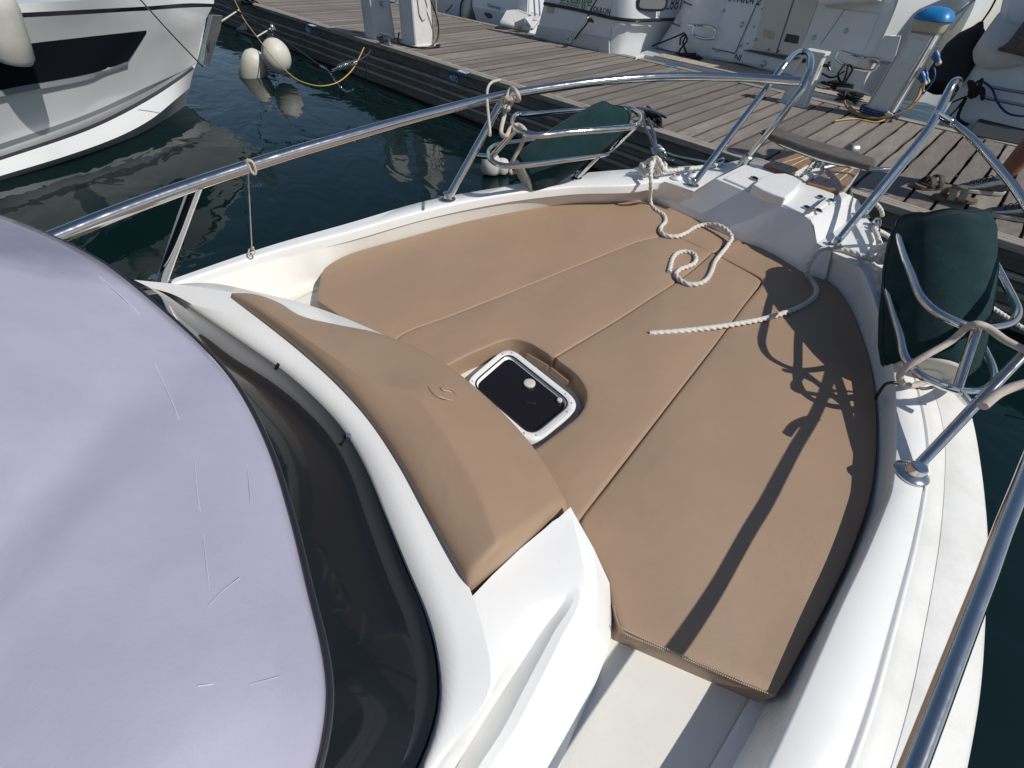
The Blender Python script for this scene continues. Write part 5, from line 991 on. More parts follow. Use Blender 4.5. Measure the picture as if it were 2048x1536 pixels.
def on_back(px, py):
    d = ray(px, py).normalized(); o_ = Vector((0, 0, EYE)); best = None
    for i in range(nB-1):
        for j in range(7, 13):
            for s in (0, .5):
                p = rowsB[i][j].lerp(rowsB[i][j+1], s); q = p-o_; e_ = (q-d*q.dot(d)).length
                if best is None or e_ < best[0]: best = (e_, q.dot(d))
    return o_+d*(best[1]-0.0005)
for pts, r0 in ((((852, 766), (862, 780), (880, 793), (900, 800), (914, 798)), 0.0014), (((877, 768), (886, 780), (903, 784), (914, 796)), 0.0016), (((888, 767), (893, 775), (907, 781), (916, 792)), 0.0012), (((868, 790), (890, 799), (914, 801)), 0.0008)):
    P = smooth([on_back(*q) for q in pts], 6); build('emblem_stroke', MB().tube(P, [r0*0.75*(0.25+0.75*math.sin(math.pi*(i+0.6)/len(P))) for i in range(len(P))], 6), M['print'], bkc)

# ---- steel rails
def flange(c, r, parent, nrm=(0, 0, 1)):
    mb = MB(); mb.lathe(c, nrm, ((0, r), (0.003, r), (0.006, r*0.86), (0.008, r*0.55), (0.022, r*0.50), (0.024, r*0.42)), 28); fo = build('rail_flange', mb, M['steel'], parent)
    for k in range(3):
        a = 2*math.pi*k/3+0.5; build('flange_screw', MB().lathe(c+Vector((r*0.74*math.cos(a), r*0.74*math.sin(a), 0.004)), (0, 0, 1), ((0, r*0.10), (0.0015, r*0.09), (0.002, r*0.02)), 10), M['steeld'], fo)
RR = 0.0135
rail_p = smooth([W(-60, 545, -0.40), W(120, 471, -0.395), W(250, 419, -0.39), (W(400, 365, -0.385)), W(560, 313, -0.378), W(700, 272, -0.37), W(850, 230, -0.362), W(1000, 193, -0.353), W(1100, 176, -0.346), W(1200, 163, -0.338), W(1300, 155, -0.33), W(1400, 153, -0.322), W(1500, 156, -0.313), W(1600, 163, -0.303)], 8)
build('top_rail', MB().tube(rail_p, 0.0125, 16), M['steel'], boat)
def leg(P, r=0.0115, name='stanchion'): return build(name, MB().tube(P, r, 16), M['steel'], boat)
leg([W(320, 572, ZG), W(393, 369, -0.3855)], 0.0122); flange(W(320, 570, ZG), 0.026, boat)
leg([W(895, 399, ZP_(895)), W(1012, 190, -0.352)], 0.0122); flange(W(895, 399, ZP_(895)), 0.027, boat)
# pulpit hoops
zt_ = -0.272
h1 = [W(1384, 371, ZB), W(1384, 371, ZB).lerp(W(1575, 122, zt_), .5), W(1568, 131, zt_-.008), W(1588, 110, zt_), W(1604, 103, zt_), W(1616, 108, zt_), W(1621, 124, zt_-.005), W(1618, 146, zt_-.02), W(1604, 178, zt_-.055), W(1550, 250, zt_-.16), W(1487, 326, ZL)]
hp_ = [h1[0].lerp(h1[2], t) for t in (0, .25, .5, .75, .95)]+smooth(h1[2:8], 6)+[h1[8], h1[9], h1[10]]
build('pulpit_hoop', MB().tube(hp_, 0.0110, 16), M['steel'], boat); flange(W(1384, 371, ZB), 0.024, boat)
mb = MB(); mb.lathe(W(1487, 326, ZL), hp_[-2]-hp_[-1], ((-0.01, 0.018), (0.03, 0.018), (0.034, 0.013)), 16); build('leg_socket', mb, M['steeld'], boat)
a0 = W(1668, 491, ZB); a1 = W(1850, 258, -0.39); a2 = W(1906, 166, -0.28); dirn = (a2-a0)
a1 = a0.lerp(a2, .72)
a1 = PL(1853, 262, a0.lerp(a2, .70), FW)
h2 = [a0, a0.lerp(a1, .33), a0.lerp(a1, .66), a1, PL(1893, 190, a2, FW), a2, W(1916, 163, -0.283), W(1915, 172, -0.30), W(1895, 205, -0.35), W(1840, 285, -0.46), W(1723, 434, ZB)]
build('pulpit_hoop', MB().tube(smooth(h2, 6), 0.0112, 16), M['steel'], boat); flange(a0, 0.022, boat); flange(W(1723, 432, ZB), 0.024, boat)
# starboard top rail
rs_ = smooth([PL(1872, 226, a1, FW), W(1905, 246, -0.365), W(1945, 278, -0.372), W(1985, 322, -0.38), W(2022, 366, -0.388), W(2062, 425, -0.396), W(2112, 515, -0.41), W(2143, 610, -0.425), W(2140, 690, -0.438), W(2124, 758, -0.448), W(2095, 833, -0.456), W(2066, 909, -0.464), W(2036, 987, -0.472), W(2005, 1065, -0.478), W(1976, 1145, -0.484), W(1944, 1227, -0.490), W(1912, 1310, -0.494), W(1870, 1420, -0.498), W(1825, 1536, -0.502), W(1752, 1725, -0.508), W(1660, 1980, -0.515)], 8)
build('top_rail', MB().tube(rs_, 0.0092, 20), M['steel'], boat)
sb = W(1822, 947, ZS_(947)); stp = W(2142, 608, -0.425)
leg([sb, stp], 0.0088); flange(sb, 0.028, boat)
# boarding step on the pulpit
st = [W(*q, -0.47) for q in ((1527, 258), (1540, 252), (1556, 254), (1620, 277), (1660, 288), (1751, 316), (1754, 323), (1745, 330), (1655, 307), (1605, 291), (1543, 269), (1531, 264))]
build('boarding_step', MB().prism(st, (0, 0, -0.02)), M['greywood'], boat, bevel=0.006)
build('step_bar', MB().tube(smooth([W(1524, 264, -0.485), W(1545, 280, -0.492), W(1605, 305, -0.494), W(1655, 322, -0.494), W(1745, 338, -0.49), W(1778, 339, -0.487)], 5), 0.0075, 12), M['steel'], boat)

# ---- fender baskets (welded to the rail) and their fenders
def ring(P, r, parent): return build('basket_ring', MB().tube(smooth(P, 6, True), r, 12, closed=True), M['steel'], parent)
bp1 = build('fender_basket', MB().tube([W(952, 311, -0.53), W(980, 314, -0.518)], 0.008, 12), M['steel'], boat)
U = [W(x, y, -0.405-0.045*max(0, min(1, (258-y)/38))) for x, y in ((1025, 247), (1027, 237), (1037, 229), (1055, 229), (1153, 221), (1225, 216), (1259, 218), (1277, 227), (1283, 239), (1277, 249), (1262, 254), (1200, 260), (1136, 265), (1080, 271), (1057, 269), (1039, 262), (1030, 256))]
Lw = [W(x, y, -0.512-0.05*max(0, min(1, (318-y)/40))) for x, y in ((977, 311), (979, 300), (992, 291), (1013, 287), (1080, 278), (1150, 271), (1200, 272), (1226, 286), (1227, 296), (1220, 304), (1206, 309), (1136, 319), (1048, 331), (1016, 332), (997, 329), (983, 320))]
ring(U, 0.0085, bp1); ring(Lw, 0.0085, bp1)
build('basket_strut', MB().tube([W(1033, 258, -0.407), W(981, 316, -0.515)], 0.0085, 12), M['steel'], bp1)
build('basket_strut', MB().tube([W(1281, 244, -0.422), W(1226, 297, -0.538)], 0.0085, 12), M['steel'], bp1)
build('basket_foot', MB().tube([W(1196, 312, -0.52), W(1152, 357, ZP_(1152))], 0.0085, 12), M['steel'], bp1)
flange(W(1152, 356, ZP_(1152)), 0.022, boat)
fa = W(1047, 351, -0.588); fb = W(1240, 229, -0.43); d = fb-fa; L = d.length
prof = [(0, 0.05), (0.004, 0.064), (0.10*L, 0.073), (0.3*L, 0.078), (0.6*L, 0.077), (0.8*L, 0.073), (0.92*L, 0.064), (0.975*L, 0.05), (0.985*L, 0.042), (0.97*L, 0.03), (0.93*L, 0.005)]
def cloth_fender(fa, fb, prof, label, rad, name='fender'):
    t = thing(name, fa, label, 'fender', 'fenders in teal covers in the bow baskets'); d = (fb-fa); ax = d.normalized(); a = ax.orthogonal().normalized(); b_ = ax.cross(a); R = []; n_ = 40
    L = d.length; fine = []
    for i in range(len(prof)-1):
        for k in range(4): fine.append((prof[i][0]+(prof[i+1][0]-prof[i][0])*k/4, prof[i][1]+(prof[i+1][1]-prof[i][1])*k/4))
    fine.append(prof[-1])
    for tt, r in fine:
        u = max(0, tt/L); ring_ = []
        for k in range(n_):
            th = 2*math.pi*k/n_; fold = 1+0.02*math.sin(3*th+u*4)*u+0.10*max(0, u-0.82)/0.18*math.sin(5*th+1)+0.012*math.sin(7*th+u*9)
            tz = tt+0.035*rad/0.08*max(0, u-0.80)/0.2*math.sin(2*th+0.5)*(1 if r > 0.02 else 0)
            ring_.append(fa+ax*tz+(a*math.cos(th)+b_*math.sin(th))*(r*fold))
        R.append(ring_)
    mb = MB(); mb.rings(R); cov = build('cover', mb, M['fleece'], t, auto=80)
    tocam = Vector((0, 0, EYE))-(fa+fb)/2; kc = max(range(n_), key=lambda k: (a*math.cos(2*math.pi*k/n_)+b_*math.sin(2*math.pi*k/n_)).dot(tocam))
    for dk_ in (-7, 10):
        k = (kc+dk_) % n_; P = [r_[k]+(r_[k]-(fa+ax*tt)).normalized()*0.0004 for r_, (tt, r) in list(zip(R, fine))[5:-9]]
        build('seam', MB().tube(smooth(P, 2), 0.0013, 6), M['fleece'], cov)
    j = max(i for i, (tt, r) in enumerate(fine) if tt <= 0.955*L and i < len(fine)-8)
    build('drawstring', MB().tube([p+(p-(fa+ax*fine[j][0])).normalized()*0.001 for p in R[j]], 0.0022, 6, closed=True), M['black'], cov)
    mb = MB(); mb.lathe(fa+ax*-0.003, -ax, ((-0.01, rad*0.80), (0.0, rad*0.86), (0.003, rad*0.83), (0.004, rad*0.6), (0.002, rad*0.57), (0.002, rad*0.40), (0.005, rad*0.36), (0.005, 0.001)), 28); build('end_cap', mb, M['fendw'], t)
    return t
cloth_fender(fa, fb, prof, 'teal covered fender lying in the port bow basket', 0.066)
# starboard basket
bp2 = build('fender_basket', MB().tube([W(1938, 783, -0.575), W(1975, 783, -0.575)], 0.0078, 12), M['steel'], boat)
U = [W(x, y, z) for x, y, z in ((1797, 452, -0.49), (1806, 442, -0.50), (1850, 455, -0.535), (1920, 466, -0.545), (1955, 476, -0.54), (1973, 498, -0.53), (1994, 535, -0.52), (2014, 574, -0.51), (2027, 600, -0.50), (2035, 624, -0.495), (2024, 645, -0.49), (1994, 655, -0.485), (1957, 656, -0.48), (1921, 648, -0.478), (1872, 624, -0.475), (1843, 596, -0.475), (1824, 550, -0.48), (1808, 506, -0.485))]
Lw = [W(x, y, z) for x, y, z in ((1771, 552, -0.57), (1776, 537, -0.58), (1791, 534, -0.59), (1830, 545, -0.61), (1900, 585, -0.62), (1940, 640, -0.615), (1966, 695, -0.605), (1985, 738, -0.595), (1986, 765, -0.585), (1965, 780, -0.58), (1939, 784, -0.575), (1910, 779, -0.57), (1877, 768, -0.562), (1840, 750, -0.558), (1812, 718, -0.555), (1800, 670, -0.555), (1786, 622, -0.558), (1775, 580, -0.563))]
ring(U, 0.0078, bp2); ring(Lw, 0.0078, bp2)
build('basket_strut', MB().tube([W(1954, 656, -0.48), W(1914, 779, -0.570)], 0.0080, 12), M['steel'], bp2)
build('basket_strut', MB().tube([W(1914, 779, -0.570), W(1937, 806, -0.585)], 0.0078, 12), M['steel'], bp2)
fa = W(1852, 746, -0.634); fb = W(1882, 444, -0.462); L = (fb-fa).length
prof = [(0, 0.05), (0.004, 0.066), (0.05*L, 0.079), (0.15*L, 0.087), (0.35*L, 0.094), (0.65*L, 0.099), (0.85*L, 0.095), (0.95*L, 0.080), (0.985*L, 0.056), (0.99*L, 0.048), (0.97*L, 0.034), (0.93*L, 0.005)]
cloth_fender(fa, fb, prof, 'teal covered fender standing in the starboard basket beside the shaded coaming', 0.074)
# cords on the baskets
rope_thing([W(1012, 200, -0.35), W(1022, 178, -0.335), W(1034, 186, -0.33), (W(1038, 197, -0.345)), W(1030, 200, -0.365), W(1016, 192, -0.372), W(1010, 225, -0.39), W(1003, 268, -0.42), W(1012, 272, -0.42), W(1022, 256, -0.41), W(1036, 250, -0.405), W(1048, 258, -0.41), W(1050, 270, -0.44), W(1040, 295, -0.49), W(1026, 320, -0.53), W(1020, 332, -0.555), W(1022, 345, -0.575), W(1030, 344, -0.58)], 0.0062, 'cord', 'fender_rope', 'beige cord tying the port fender to the rail and basket', 'rope', twist=False, n=12)
rope_thing([W(1018, 196, -0.335), W(1024, 204, -0.36), W(1016, 216, -0.37), W(1017, 221, -0.375)], 0.0065, 'cord', 'cord_tail', 'short cut tail of beige cord below the port rail', 'rope', twist=False, n=12)
rope_thing([W(980, 270, -0.37)+Vector((0, 0, 0)), W(976, 175, -0.345), W(985, 164, -0.34), W(1000, 160, -0.34)], 0.004, 'cord', 'fender_rope', 'thin khaki strap over the port rail by the jetty edge', 'rope', twist=False)
rope_thing([W(2060, 705, -0.48), W(2010, 680, -0.475), W(1975, 655, -0.465), W(1952, 648, -0.462), W(1938, 652, -0.47), W(1905, 680, -0.505), W(1850, 712, -0.53), W(1812, 735, -0.555), W(1800, 750, -0.58), W(1806, 768, -0.61), W(1822, 772, -0.622), W(1850, 764, -0.625)], 0.0062, 'cord', 'fender_rope', 'beige cord tying the starboard fender across its basket', 'rope', twist=False, n=12)
rope_thing([W(2100, 760, -0.46), W(2048, 768, -0.47), W(2000, 785, -0.48), W(1965, 812, -0.49)], 0.0075, 'cord', 'cord_tail', 'flat grey strap end hanging from the starboard stanchion', 'rope', twist=False, n=12)
rope_thing([W(1752, 798, ZC+0.012), W(1758, 785, ZG-.004), W(1772, 768, ZG+.006), W(1790, 765, ZG+.010), W(1815, 772, ZG+.006), W(1850, 777, ZG+.006), W(1875, 772, ZG+.006)], 0.0032, 'black', 'elastic_cord', 'thin black cord from the cushion edge to the starboard fender', 'rope', twist=False)
rope_thing([W(1048, 352, -0.60), W(1040, 358, ZG+.008), W(1030, 360, ZG+.010), W(1022, 366, ZG+.006), W(1020, 362, ZG+.01)], 0.004, 'black', 'elastic_cord', 'thin black cord tail under the port fender', 'rope', twist=False)
rope_thing([W(504, 500, -0.62), W(500, 425, -0.50), W(496, 340, -0.385)], 0.0016, 'cord', 'hanging_cord', 'thin white cord hanging straight down from the port rail', 'rope', twist=False)
tag(build('cord_loop', MB().tube(coil_pts(W(500, 333, -0.379), Vector((0.35, 0.6, 0)).normalized()*0.3+Vector((0, 0, 0.0)), Vector((0, 0, 1))*0.9+Vector((0, 0, 0)), Vector((0.8, 0.2, 0)), 0.016, 2.4, 0.012, 12), 0.0026, 8), M['cord']), 'white cord hitch on the port rail', 'rope')
tag(build('cord_bow', MB().tube(smooth([W(503, 492, -0.615), W(510, 505, -0.62), W(500, 512, -0.63), W(498, 500, -0.62), W(508, 494, -0.615)], 5), 0.0018, 8), M['cord']), 'small knotted end of the thin hanging white cord', 'rope')

# ---- deck cleats, fairleads, foot switches
def deck_cleat(c, ax, label_rope=None):
    ay = Vector((-ax.y, ax.x, 0)); mb = MB(); P = smooth([c+ax*x+Vector((0, 0, z)) for x, z in ((-0.07, 0.028), (-0.04, 0.032), (0, 0.033), (0.04, 0.032), (0.07, 0.028))], 4)
    mb.tube(P, [0.0035+0.004*math.sin(math.pi*i/(len(P)-1)) for i in range(len(P))], 10)
    for s in (-1, 1): mb.tube([c+ax*0.022*s, c+ax*0.02*s+Vector((0, 0, 0.032))], [0.009, 0.006], 10)
    return build('deck_cleat', mb, M['steel'], boat)
cA = W(1300, 352, ZB); axA = (W(1345, 346, ZG)-W(1255, 350, ZG)).normalized(); deck_cleat(cA, axA)
cB = W(1768, 528, ZB); axB = (W(1790, 590, ZG)-W(1750, 490, ZG)).normalized(); deck_cleat(cB, axB)
def wraps(c, ax, n=3, r=0.0062):
    ay = Vector((-ax.y, ax.x, 0)); P = []
    for k in range(n):
        P += [c+ax*(0.045)+ay*0.006+Vector((0, 0, 0.022+.006*k)), c+ax*0.03+ay*0.03+Vector((0, 0, 0.018)), c+ay*0.004+Vector((0, 0, 0.048+.003*k)), c-ax*0.03-ay*0.03+Vector((0, 0, 0.018)), c-ax*0.048+Vector((0, 0, 0.022+.006*k)), c-ax*0.03+ay*0.03+Vector((0, 0, 0.018)), c-ay*0.003+Vector((0, 0, 0.05+.003*k)), c+ax*0.03-ay*0.03+Vector((0, 0, 0.018))]
    return P
zr = ZC+0.0085
rp1 = wraps(cA, axA, 2)+[cA+Vector((0.0, -0.01, 0.05)), W(1302, 362, ZB+.022), W(1301, 380, -0.625), W(1300, 395, -0.668)]+[W(x, y, zr) for x, y in ((1302, 408), (1312, 420), (1327, 430), (1331, 443), (1322, 455), (1322, 464), (1332, 471), (1352, 473), (1372, 466), (1392, 454))]+[W(1412, 449, zr+.006), W(1434, 450, zr+.018), W(1453, 460, zr+.018), W(1463, 474, zr+.010), W(1456, 490, zr+.002)]+[W(x, y, zr) for x, y in ((1442, 508), (1430, 524), (1422, 545), (1412, 560), (1396, 568), (1376, 568), (1358, 558), (1352, 549), (1360, 539), (1376, 533), (1388, 527), (1392, 516), (1386, 507), (1370, 503), (1354, 507), (1345, 518), (1341, 532), (1338, 545))]
tag(build('mooring_rope', MB().rope(smooth(rp1, 10), 0.0072), M['rope']), 'white twisted rope from the port cleat curling over the front of the sunpad', 'rope')
rp2 = wraps(cB, axB, 2)+[cB+Vector((-0.02, 0, 0.03)), W(1745, 519, ZB+.010), W(1712, 507, ZB+.009), W(1688, 499, ZB+.009), W(1665, 496, ZB+.010), W(1642, 500, ZB+.012), W(1627, 513, -0.612), W(1617, 530, -0.640), W(1614, 546, -0.668)]+[W(x, y, zr) for x, y in ((1622, 560), (1632, 574), (1632, 588), (1622, 601), (1600, 614), (1568, 626), (1530, 637), (1490, 645), (1440, 653), (1390, 659), (1340, 664), (1298, 667))]
tag(build('mooring_rope', MB().rope(smooth(rp2, 10), 0.0072), M['rope']), 'white twisted rope from the starboard cleat lying across the shadowed sunpad', 'rope')
for c, ax, txt in ((cA, axA, 'white rope figure-eight wraps on the port deck cleat'), (cB, axB, 'white rope figure-eight wraps on the starboard deck cleat')):
    tag(build('cleat_wraps', MB().rope(smooth([p+Vector((0.003, 0.002, 0.012)) for p in wraps(c, ax, 2)], 6), 0.0068), M['rope']), txt, 'rope')
tag(build('mooring_line', MB().rope(smooth([cA+Vector((0.03, 0, 0.025)), W(1345, 341, ZB+.02), W(1390, 336, ZB+.014), W(1434, 330, ZB+.012)], 6), 0.0068), M['rope']), 'white rope from the port cleat forward to the fairlead', 'rope')
tag(build('mooring_line', MB().rope(smooth([W(1434, 330, ZB+.014), W(1400, 322, -0.68), W(1350, 312, -0.75), W(1335, 306, -0.78)], 6), 0.006), M['steeld']), 'grey line from the port fairlead to the chain spring', 'rope')
tag(build('mooring_line', MB().rope(smooth([cB+Vector((-0.015, 0.05, 0.02)), W(1764, 500, ZB+.012), W(1756, 475, ZB+.012), W(1748, 456, ZB+.012)], 6), 0.0068), M['rope']), 'white rope lying along the starboard gunwale from cleat to fairlead', 'rope')
tag(build('mooring_line', MB().rope(smooth([W(1748, 458, ZB+.012), W(1775, 472, -0.68), W(1800, 490, -0.73), W(1880, 545, -0.82), W(1960, 600, -0.9), W(2010, 632, -0.95), W(2080, 680, -1.0)], 6), 0.0075), M['rope']), 'white spring rope leading from the starboard fairlead behind the standing fender', 'rope')
tag(build('rope_tail', MB().rope(smooth([W(1735, 412, -0.60), W(1742, 403, -0.59), W(1752, 408, -0.60), W(1762, 420, -0.62), W(1765, 432, -0.64)], 6), 0.0062), M['rope']), 'short white rope tail hanging outside the starboard pulpit leg', 'rope')
def fairlead(c, ax):
    ay = Vector((-ax.y, ax.x, 0)); mb = MB(); mb.box(c+Vector((0, 0, 0.003)), 0.055, 0.022, 0.006, ax, ay)
    for s in (-1, 1): mb.tube(smooth([c+ax*0.022*s, c+ax*0.024*s+Vector((0, 0, 0.018)), c+ax*0.006*s+Vector((0, 0, 0.026))], 4), 0.0045, 8)
    build('fairlead', mb, M['steel'], boat)
fairlead(W(1436, 331, ZB+0.001), (W(1450, 326, ZB)-W(1420, 334, ZB)).normalized()); fairlead(W(1748, 455, ZB+.001), axB)
for (x, y, red) in ((1353, 357, True), (1384, 352, False)):
    c = W(x, y, ZB); s_ = build('foot_switch', MB().lathe(c, (0, 0, 1), ((0, 0.021), (0.004, 0.021), (0.010, 0.014), (0.013, 0.013)), 24), M['gel'], boat)
    build('switch_button', MB().lathe(c+Vector((0, 0, 0.0125)), (0, 0, 1), ((0, 0.009), (0.002, 0.0085), (0.003, 0.004)), 18), M['red'] if red else M['steeld'], s_)

# ---- chains and spring at the middle cleat
pq = ROOT[cl4.name]
chain([pq+Vector((-0.05, -0.06, 0.05)), W(1294, 262, -1.0), W(1304, 282, -0.98), W(1309, 296, -0.96)], 0.011, 'left strand of dark chain from the middle cleat to the coil spring', 'steeld')
chain([pq+Vector((0.02, -0.06, 0.05)), W(1306, 262, -1.0), W(1310, 280, -0.98), W(1312, 296, -0.96)], 0.011, 'right strand of dark chain from the middle cleat to the coil spring', 'steeld')
chain([pq+Vector((-0.16, -0.07, 0.02)), W(1277, 268, -1.2), W(1268, 290, -1.3), W(1255, 315, -1.42)], 0.011, 'dark chain hanging down the jetty face behind the green fender', 'seam')
spring(W(1310, 297, -0.93), W(1325, 316, -0.88), 0.030, 0.006, 7, 'black and steel coil spring tied to the boat bow')
chain([W(1325, 314, -0.88), W(1332, 318, -0.86), W(1345, 321, -0.82)], 0.008, 'short bright shackle chain at the bow end of the coil spring', 'steel')
rope_thing([pq+Vector((0.06, -0.05, 0.05)), W(1335, 268, -1.14), W(1365, 305, -1.35), W(1385, 330, -1.5)], 0.010, 'blackrope', 'mooring_rope', 'thin black rope running down from the middle cleat', 'rope')
# small white fenders seen under the port basket
fender('small_fender', W(980, 345, -1.52), (0.05, 0.1, 1), ((0, 0.07), (0.02, 0.085), (0.10, 0.085), (0.14, 0.06), (0.15, 0.02)), 'fendw', 'left of two small white fenders floating below the port basket', 'small white fenders by the jetty face')
fender('small_fender', W(1003, 345, -1.52), (0.05, 0.1, 1), ((0, 0.05), (0.02, 0.06), (0.08, 0.06), (0.11, 0.04), (0.118, 0.015)), 'fendw', 'right of two small white fenders floating below the port basket', 'small white fenders by the jetty face')

# ==================================================================== SANDALS AND PERSON
def outline_foot(c, fx, ln, wd, n=28):
    fy = Vector((-fx.y, fx.x, 0)); out = []
    for k in range(n):
        t = 2*math.pi*k/n; x = math.cos(t); y = math.sin(t); wv = wd*(0.40+0.08*x)*(1-0.12*math.exp(-((x+0.15)/0.3)**2)); out.append(c+fx*(ln/2*math.copysign(abs(x)**0.85, x))+fy*(wv*math.copysign(abs(y)**0.8, y)))
    return out, fy
def sandal(c, fx, label, mstrap):
    fx = fx.normalized(); t = thing('sandal', c, label, 'sandal', 'pair of sandals on the jetty')
    P, fy = outline_foot(c, fx, 0.27, 0.11); build('sole', MB().prism(P, (0, 0, 0.025)), M['cork'], t, bevel=0.004)
    for x in (0.055, -0.005):
        hh = 0.055 if x > 0.03 else 0.065; rows_ = []
        for s in (-0.022, 0.022): rows_.append(smooth([c+fx*(x+s)+fy*(0.048*math.cos(a))+Vector((0, 0, 0.018+hh*math.sin(a))) for a in [math.pi*k/8 for k in range(9)]], 2))
        mb = MB().loft(rows_); o = build('strap', mb, M[mstrap], t); sm = o.modifiers.new('thick', 'SOLIDIFY'); sm.thickness = 0.005
        bk_ = MB().box(c+fx*x+fy*-0.03+Vector((0, 0, 0.018+hh*0.83)), 0.03, 0.018, 0.006, fx, (fy*0.7+UPV*0.5).normalized()); build('buckle', bk_, M['steeld'], t, smooth_shade=False)
    return t
zs = ZD+0.002
sandal(W(1906, 402, zs), W(1862, 396, zs)-W(1946, 405, zs), 'khaki strapped sandal in the sun on the jetty edge', 'strap')
sandal(W(1862, 376, zs), W(1822, 374, zs)-W(1900, 374, zs), 'dark strapped sandal in shade on the jetty beside the khaki one', 'dstrap')

def skin_mesh(name, verts, edges, radii, m, parent, sub=2, root=0):
    org = ROOT[parent.name]; me = bpy.data.meshes.new(name); me.from_pydata([tuple(Vector(v)-org) for v in verts], edges, []); me.materials.append(m)
    o = bpy.data.objects.new(name, me); COL.objects.link(o); o.parent = parent; ROOT[o.name] = org
    s_ = o.modifiers.new('skin', 'SKIN'); s_.use_smooth_shade = True
    for i, r in enumerate(radii): me.skin_vertices[0].data[i].radius = (r, r) if not isinstance(r, tuple) else r; me.skin_vertices[0].data[i].use_root = (i == root)
    u = o.modifiers.new('sub', 'SUBSURF'); u.levels = sub; u.render_levels = sub
    return o
toeA, heelA = W(1893, 378, zs), W(2004, 390, zs); toeB, heelB = W(1968, 428, zs), W(2078, 447, zs)
pe = thing('person', (heelA+heelB)/2, 'person standing on the jetty in grey trainers and white socks', 'person')
def shoe(toe, heel, shift_):
    fx = (toe-heel).normalized(); c = heel+fx*0.145; fy = Vector((-fx.y, fx.x, 0)); P, _ = outline_foot(c, fx, 0.30, 0.115)
    so2 = build('sole', MB().prism([p+Vector((0, 0, 0.0)) for p in P], (0, 0, 0.028)), M['sole'], pe, bevel=0.006)
    R = []
    for t in np.linspace(0, 1, 16):
        x = -0.140+0.285*t
        hgt = 0.112 if t < 0.30 else (0.112-(t-0.30)/0.45*0.062 if t < 0.75 else 0.050-(t-0.75)/0.25*0.026)
        wd = 0.036+0.014*math.sin(math.pi*min(1, t*0.75+0.15)) if t < 0.9 else 0.036-(t-0.9)*0.16
        if t < 0.06: wd *= 0.8
        R.append([c+fx*x+fy*(wd*math.copysign(abs(math.cos(a))**0.7, math.cos(a)))+Vector((0, 0, 0.026+max(0.004, hgt-0.026)*(0.5+0.5*math.sin(a)))) for a in [2*math.pi*k/16 for k in range(16)]])
    sh = build('shoe', MB().rings(R), M['shoe'], pe, auto=80); sh.modifiers.new('sub', 'SUBSURF').levels = 1
    for k in range(4):
        x = 0.0+0.026*k; zz = 0.104-0.0135*k; mb = MB().tube(smooth([c+fx*x+fy*y+Vector((0, 0, zz+dz)) for y, dz in ((-0.03, -0.016), (-0.012, 0.002), (0.012, 0.002), (0.03, -0.016))], 4), 0.0032, 6); build('lace', mb, M['shoed'], sh)
    for s in (-1, 1):
        mb = MB().prism([c+fx*x+fy*(s*0.0505)+Vector((0, 0, z)) for x, z in ((-0.10, 0.04), (-0.03, 0.035), (0.02, 0.05), (-0.04, 0.075), (-0.09, 0.08))], fy*(0.002*s)); build('side_panel', mb, M['shoed'], sh, smooth_shade=False)
    an = heel+fx*0.085+Vector((0, 0, 0.10)); mb = MB().lathe(an-Vector((0, 0, 0.03)), (0, 0, 1), ((0, 0.034), (0.03, 0.036), (0.06, 0.036), (0.075, 0.038)), 18); build('sock', mb, M['sock'], pe)
    return an, fx
anA, fx = shoe(toeA, heelA, 0); anB, _ = shoe(toeB, heelB, 0)
cen = (anA+anB)/2; fy = Vector((-fx.y, fx.x, 0)); sA = 1 if (anA-cen).dot(fy) > 0 else -1
zb = zd
def bpv(x, y, z): return Vector((cen.x, cen.y, zb))+fx*x+fy*y+Vector((0, 0, z))
def ankle_off(an): return (an-Vector((cen.x, cen.y, an.z)))
lA, lB = (anA-cen).dot(fx), (anB-cen).dot(fx); yA, yB = (anA-cen).dot(fy), (anB-cen).dot(fy)
hy = 0.10*sA
V = [bpv(0, 0, 0.93), bpv(0.0, 0, 1.08), bpv(0.01, 0, 1.25), bpv(0, 0, 1.40), bpv(0.01, 0, 1.50), bpv(0.02, 0, 1.56),
     bpv(0, hy, 0.86), bpv(lA*0.5+0.02, (hy+yA)/2, 0.48), bpv(lA-0.02, yA, 0.30), bpv(lA, yA, 0.09),
     bpv(0, -hy, 0.86), bpv(lB*0.5+0.02, (-hy+yB)/2, 0.48), bpv(lB-0.02, yB, 0.30), bpv(lB, yB, 0.09),
     bpv(0, 0.19*sA, 1.41), bpv(0.0, 0.25*sA, 1.14), bpv(0.10, 0.24*sA, 0.90), bpv(0.14, 0.23*sA, 0.82),
     bpv(0, -0.19*sA, 1.41), bpv(0.0, -0.25*sA, 1.14), bpv(0.10, -0.24*sA, 0.90), bpv(0.14, -0.23*sA, 0.82)]
Eg = [(0, 1), (1, 2), (2, 3), (3, 4), (4, 5), (0, 6), (6, 7), (7, 8), (8, 9), (0, 10), (10, 11), (11, 12), (12, 13), (3, 14), (14, 15), (15, 16), (16, 17), (3, 18), (18, 19), (19, 20), (20, 21)]
Rr = [.15, .13, .15, .14, .06, .06, .095, .068, .070, .046, .095, .068, .070, .046, .06, .045, .032, .028, .06, .045, .032, .028]
skin_mesh('body', V, Eg, Rr, M['skin'], pe)
V2 = [bpv(0, 0, 0.97), bpv(0, hy, 0.86), bpv(lA*0.4+0.015, (hy+yA)/2, 0.55), bpv(0, -hy, 0.86), bpv(lB*0.4+0.015, (-hy+yB)/2, 0.55)]
skin_mesh('shorts', V2, [(0, 1), (1, 2), (0, 3), (3, 4)], [.165, .12, .10, .12, .10], M['shorts'], pe)
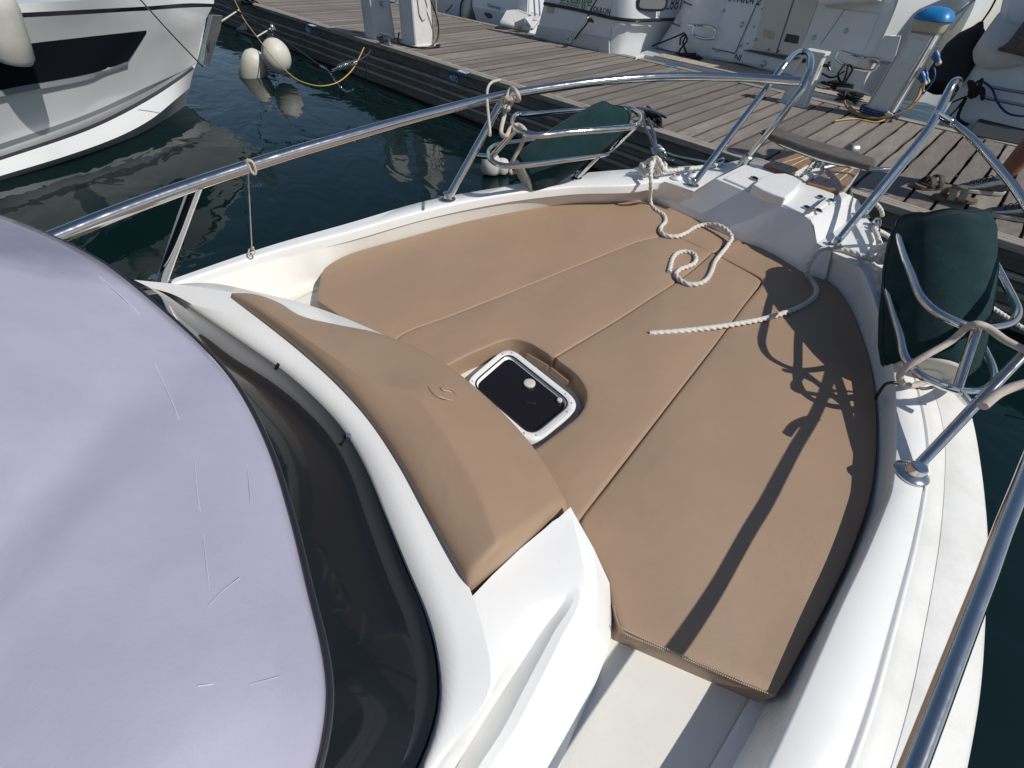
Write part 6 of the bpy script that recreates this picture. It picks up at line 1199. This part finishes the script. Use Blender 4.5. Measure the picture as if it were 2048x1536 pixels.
V3 = [bpv(0, 0, 0.96), bpv(0.0, 0, 1.10), bpv(0.01, 0, 1.28), bpv(0, 0, 1.42), bpv(0, 0.20*sA, 1.40), bpv(0, 0.24*sA, 1.22), bpv(0, -0.20*sA, 1.40), bpv(0, -0.24*sA, 1.22)]
skin_mesh('tshirt', V3, [(0, 1), (1, 2), (2, 3), (3, 4), (4, 5), (3, 6), (6, 7)], [.165, .15, .168, .14, .08, .075, .08, .075], M['shirt'], pe)
hd = bpv(0.03, 0, 1.55); mb = MB(); mb.rings([[hd+Vector((0, 0, z))+fx*(0.095*r*math.cos(a)+o_)+fy*(0.075*r*math.sin(a)) for a in [2*math.pi*k/20 for k in range(20)]] for z, r, o_ in ((0, .35, .03), (.02, .6, .025), (.06, .85, .015), (.11, 1, .005), (.16, 1, 0), (.20, .85, -.005), (.225, .5, -.005), (.232, .1, -.005))]); build('head', mb, M['skin'], pe, auto=90, sub=1)
mb = MB().prism([hd+fx*0.095+Vector((0, 0, 0.125)), hd+fx*0.118+Vector((0, 0, 0.085)), hd+fx*0.095+Vector((0, 0, 0.080))], fy*0.012); build('nose', mb, M['skin'], pe, bevel=0.004)
for s in (-1, 1):
    build('ear', MB().lathe(hd+fy*(0.072*s)+Vector((0, 0, 0.11)), fy*s, ((0, .022), (.008, .026), (.012, .018)), 12), M['skin'], pe)
    build('eye', MB().lathe(hd+fx*0.088+fy*(0.03*s)+Vector((0, 0, 0.125)), fx, ((0, .011), (.004, .009), (.006, .002)), 12), M['black'], pe)
    # hand: palm with five bent fingers
    wr = bpv(0.14, 0.23*sA*s, 0.82); V4 = [wr, wr+Vector((0, 0, -0.05))+fx*0.01, wr+Vector((0, 0, -0.09))+fx*0.015]; E4 = [(0, 1), (1, 2)]; R4 = [.024, .034, .030]
    for k in range(4):
        b0 = len(V4); o_ = fx*(0.027-0.018*k); V4 += [wr+Vector((0, 0, -0.115))+fx*0.012+o_, wr+Vector((0, 0, -0.145-0.006*(k in (1, 2))))+fx*0.02+o_+fy*(-0.012*s*sA), wr+Vector((0, 0, -0.165-0.008*(k in (1, 2))))+fx*0.018+o_+fy*(-0.03*s*sA)]; E4 += [(2, b0), (b0, b0+1), (b0+1, b0+2)]; R4 += [.010, .009, .008]
    b0 = len(V4); V4 += [wr+Vector((0, 0, -0.06))+fx*0.045, wr+Vector((0, 0, -0.095))+fx*0.062]; E4 += [(1, b0), (b0, b0+1)]; R4 += [.012, .010]
    skin_mesh('hand', V4, E4, R4, M['skin'], pe, sub=1)
mb = MB(); mb.rings([[hd+Vector((0, 0, z))+fx*(0.103*r*math.cos(a)+o_)+fy*(0.083*r*math.sin(a)) for a in [2*math.pi*k/20 for k in range(20)]] for z, r, o_ in ((.13, .9, -.03), (.16, 1, -.012), (.20, .95, -.008), (.235, .6, -.008), (.245, .1, -.008))]); build('hair', mb, M['hair'], pe, auto=90)
mb = MB().tube([hd+fx*0.096+fy*y+Vector((0, 0, 0.052)) for y in (-.022, 0, .022)], 0.004, 6); build('mouth', mb, M['red'], pe)
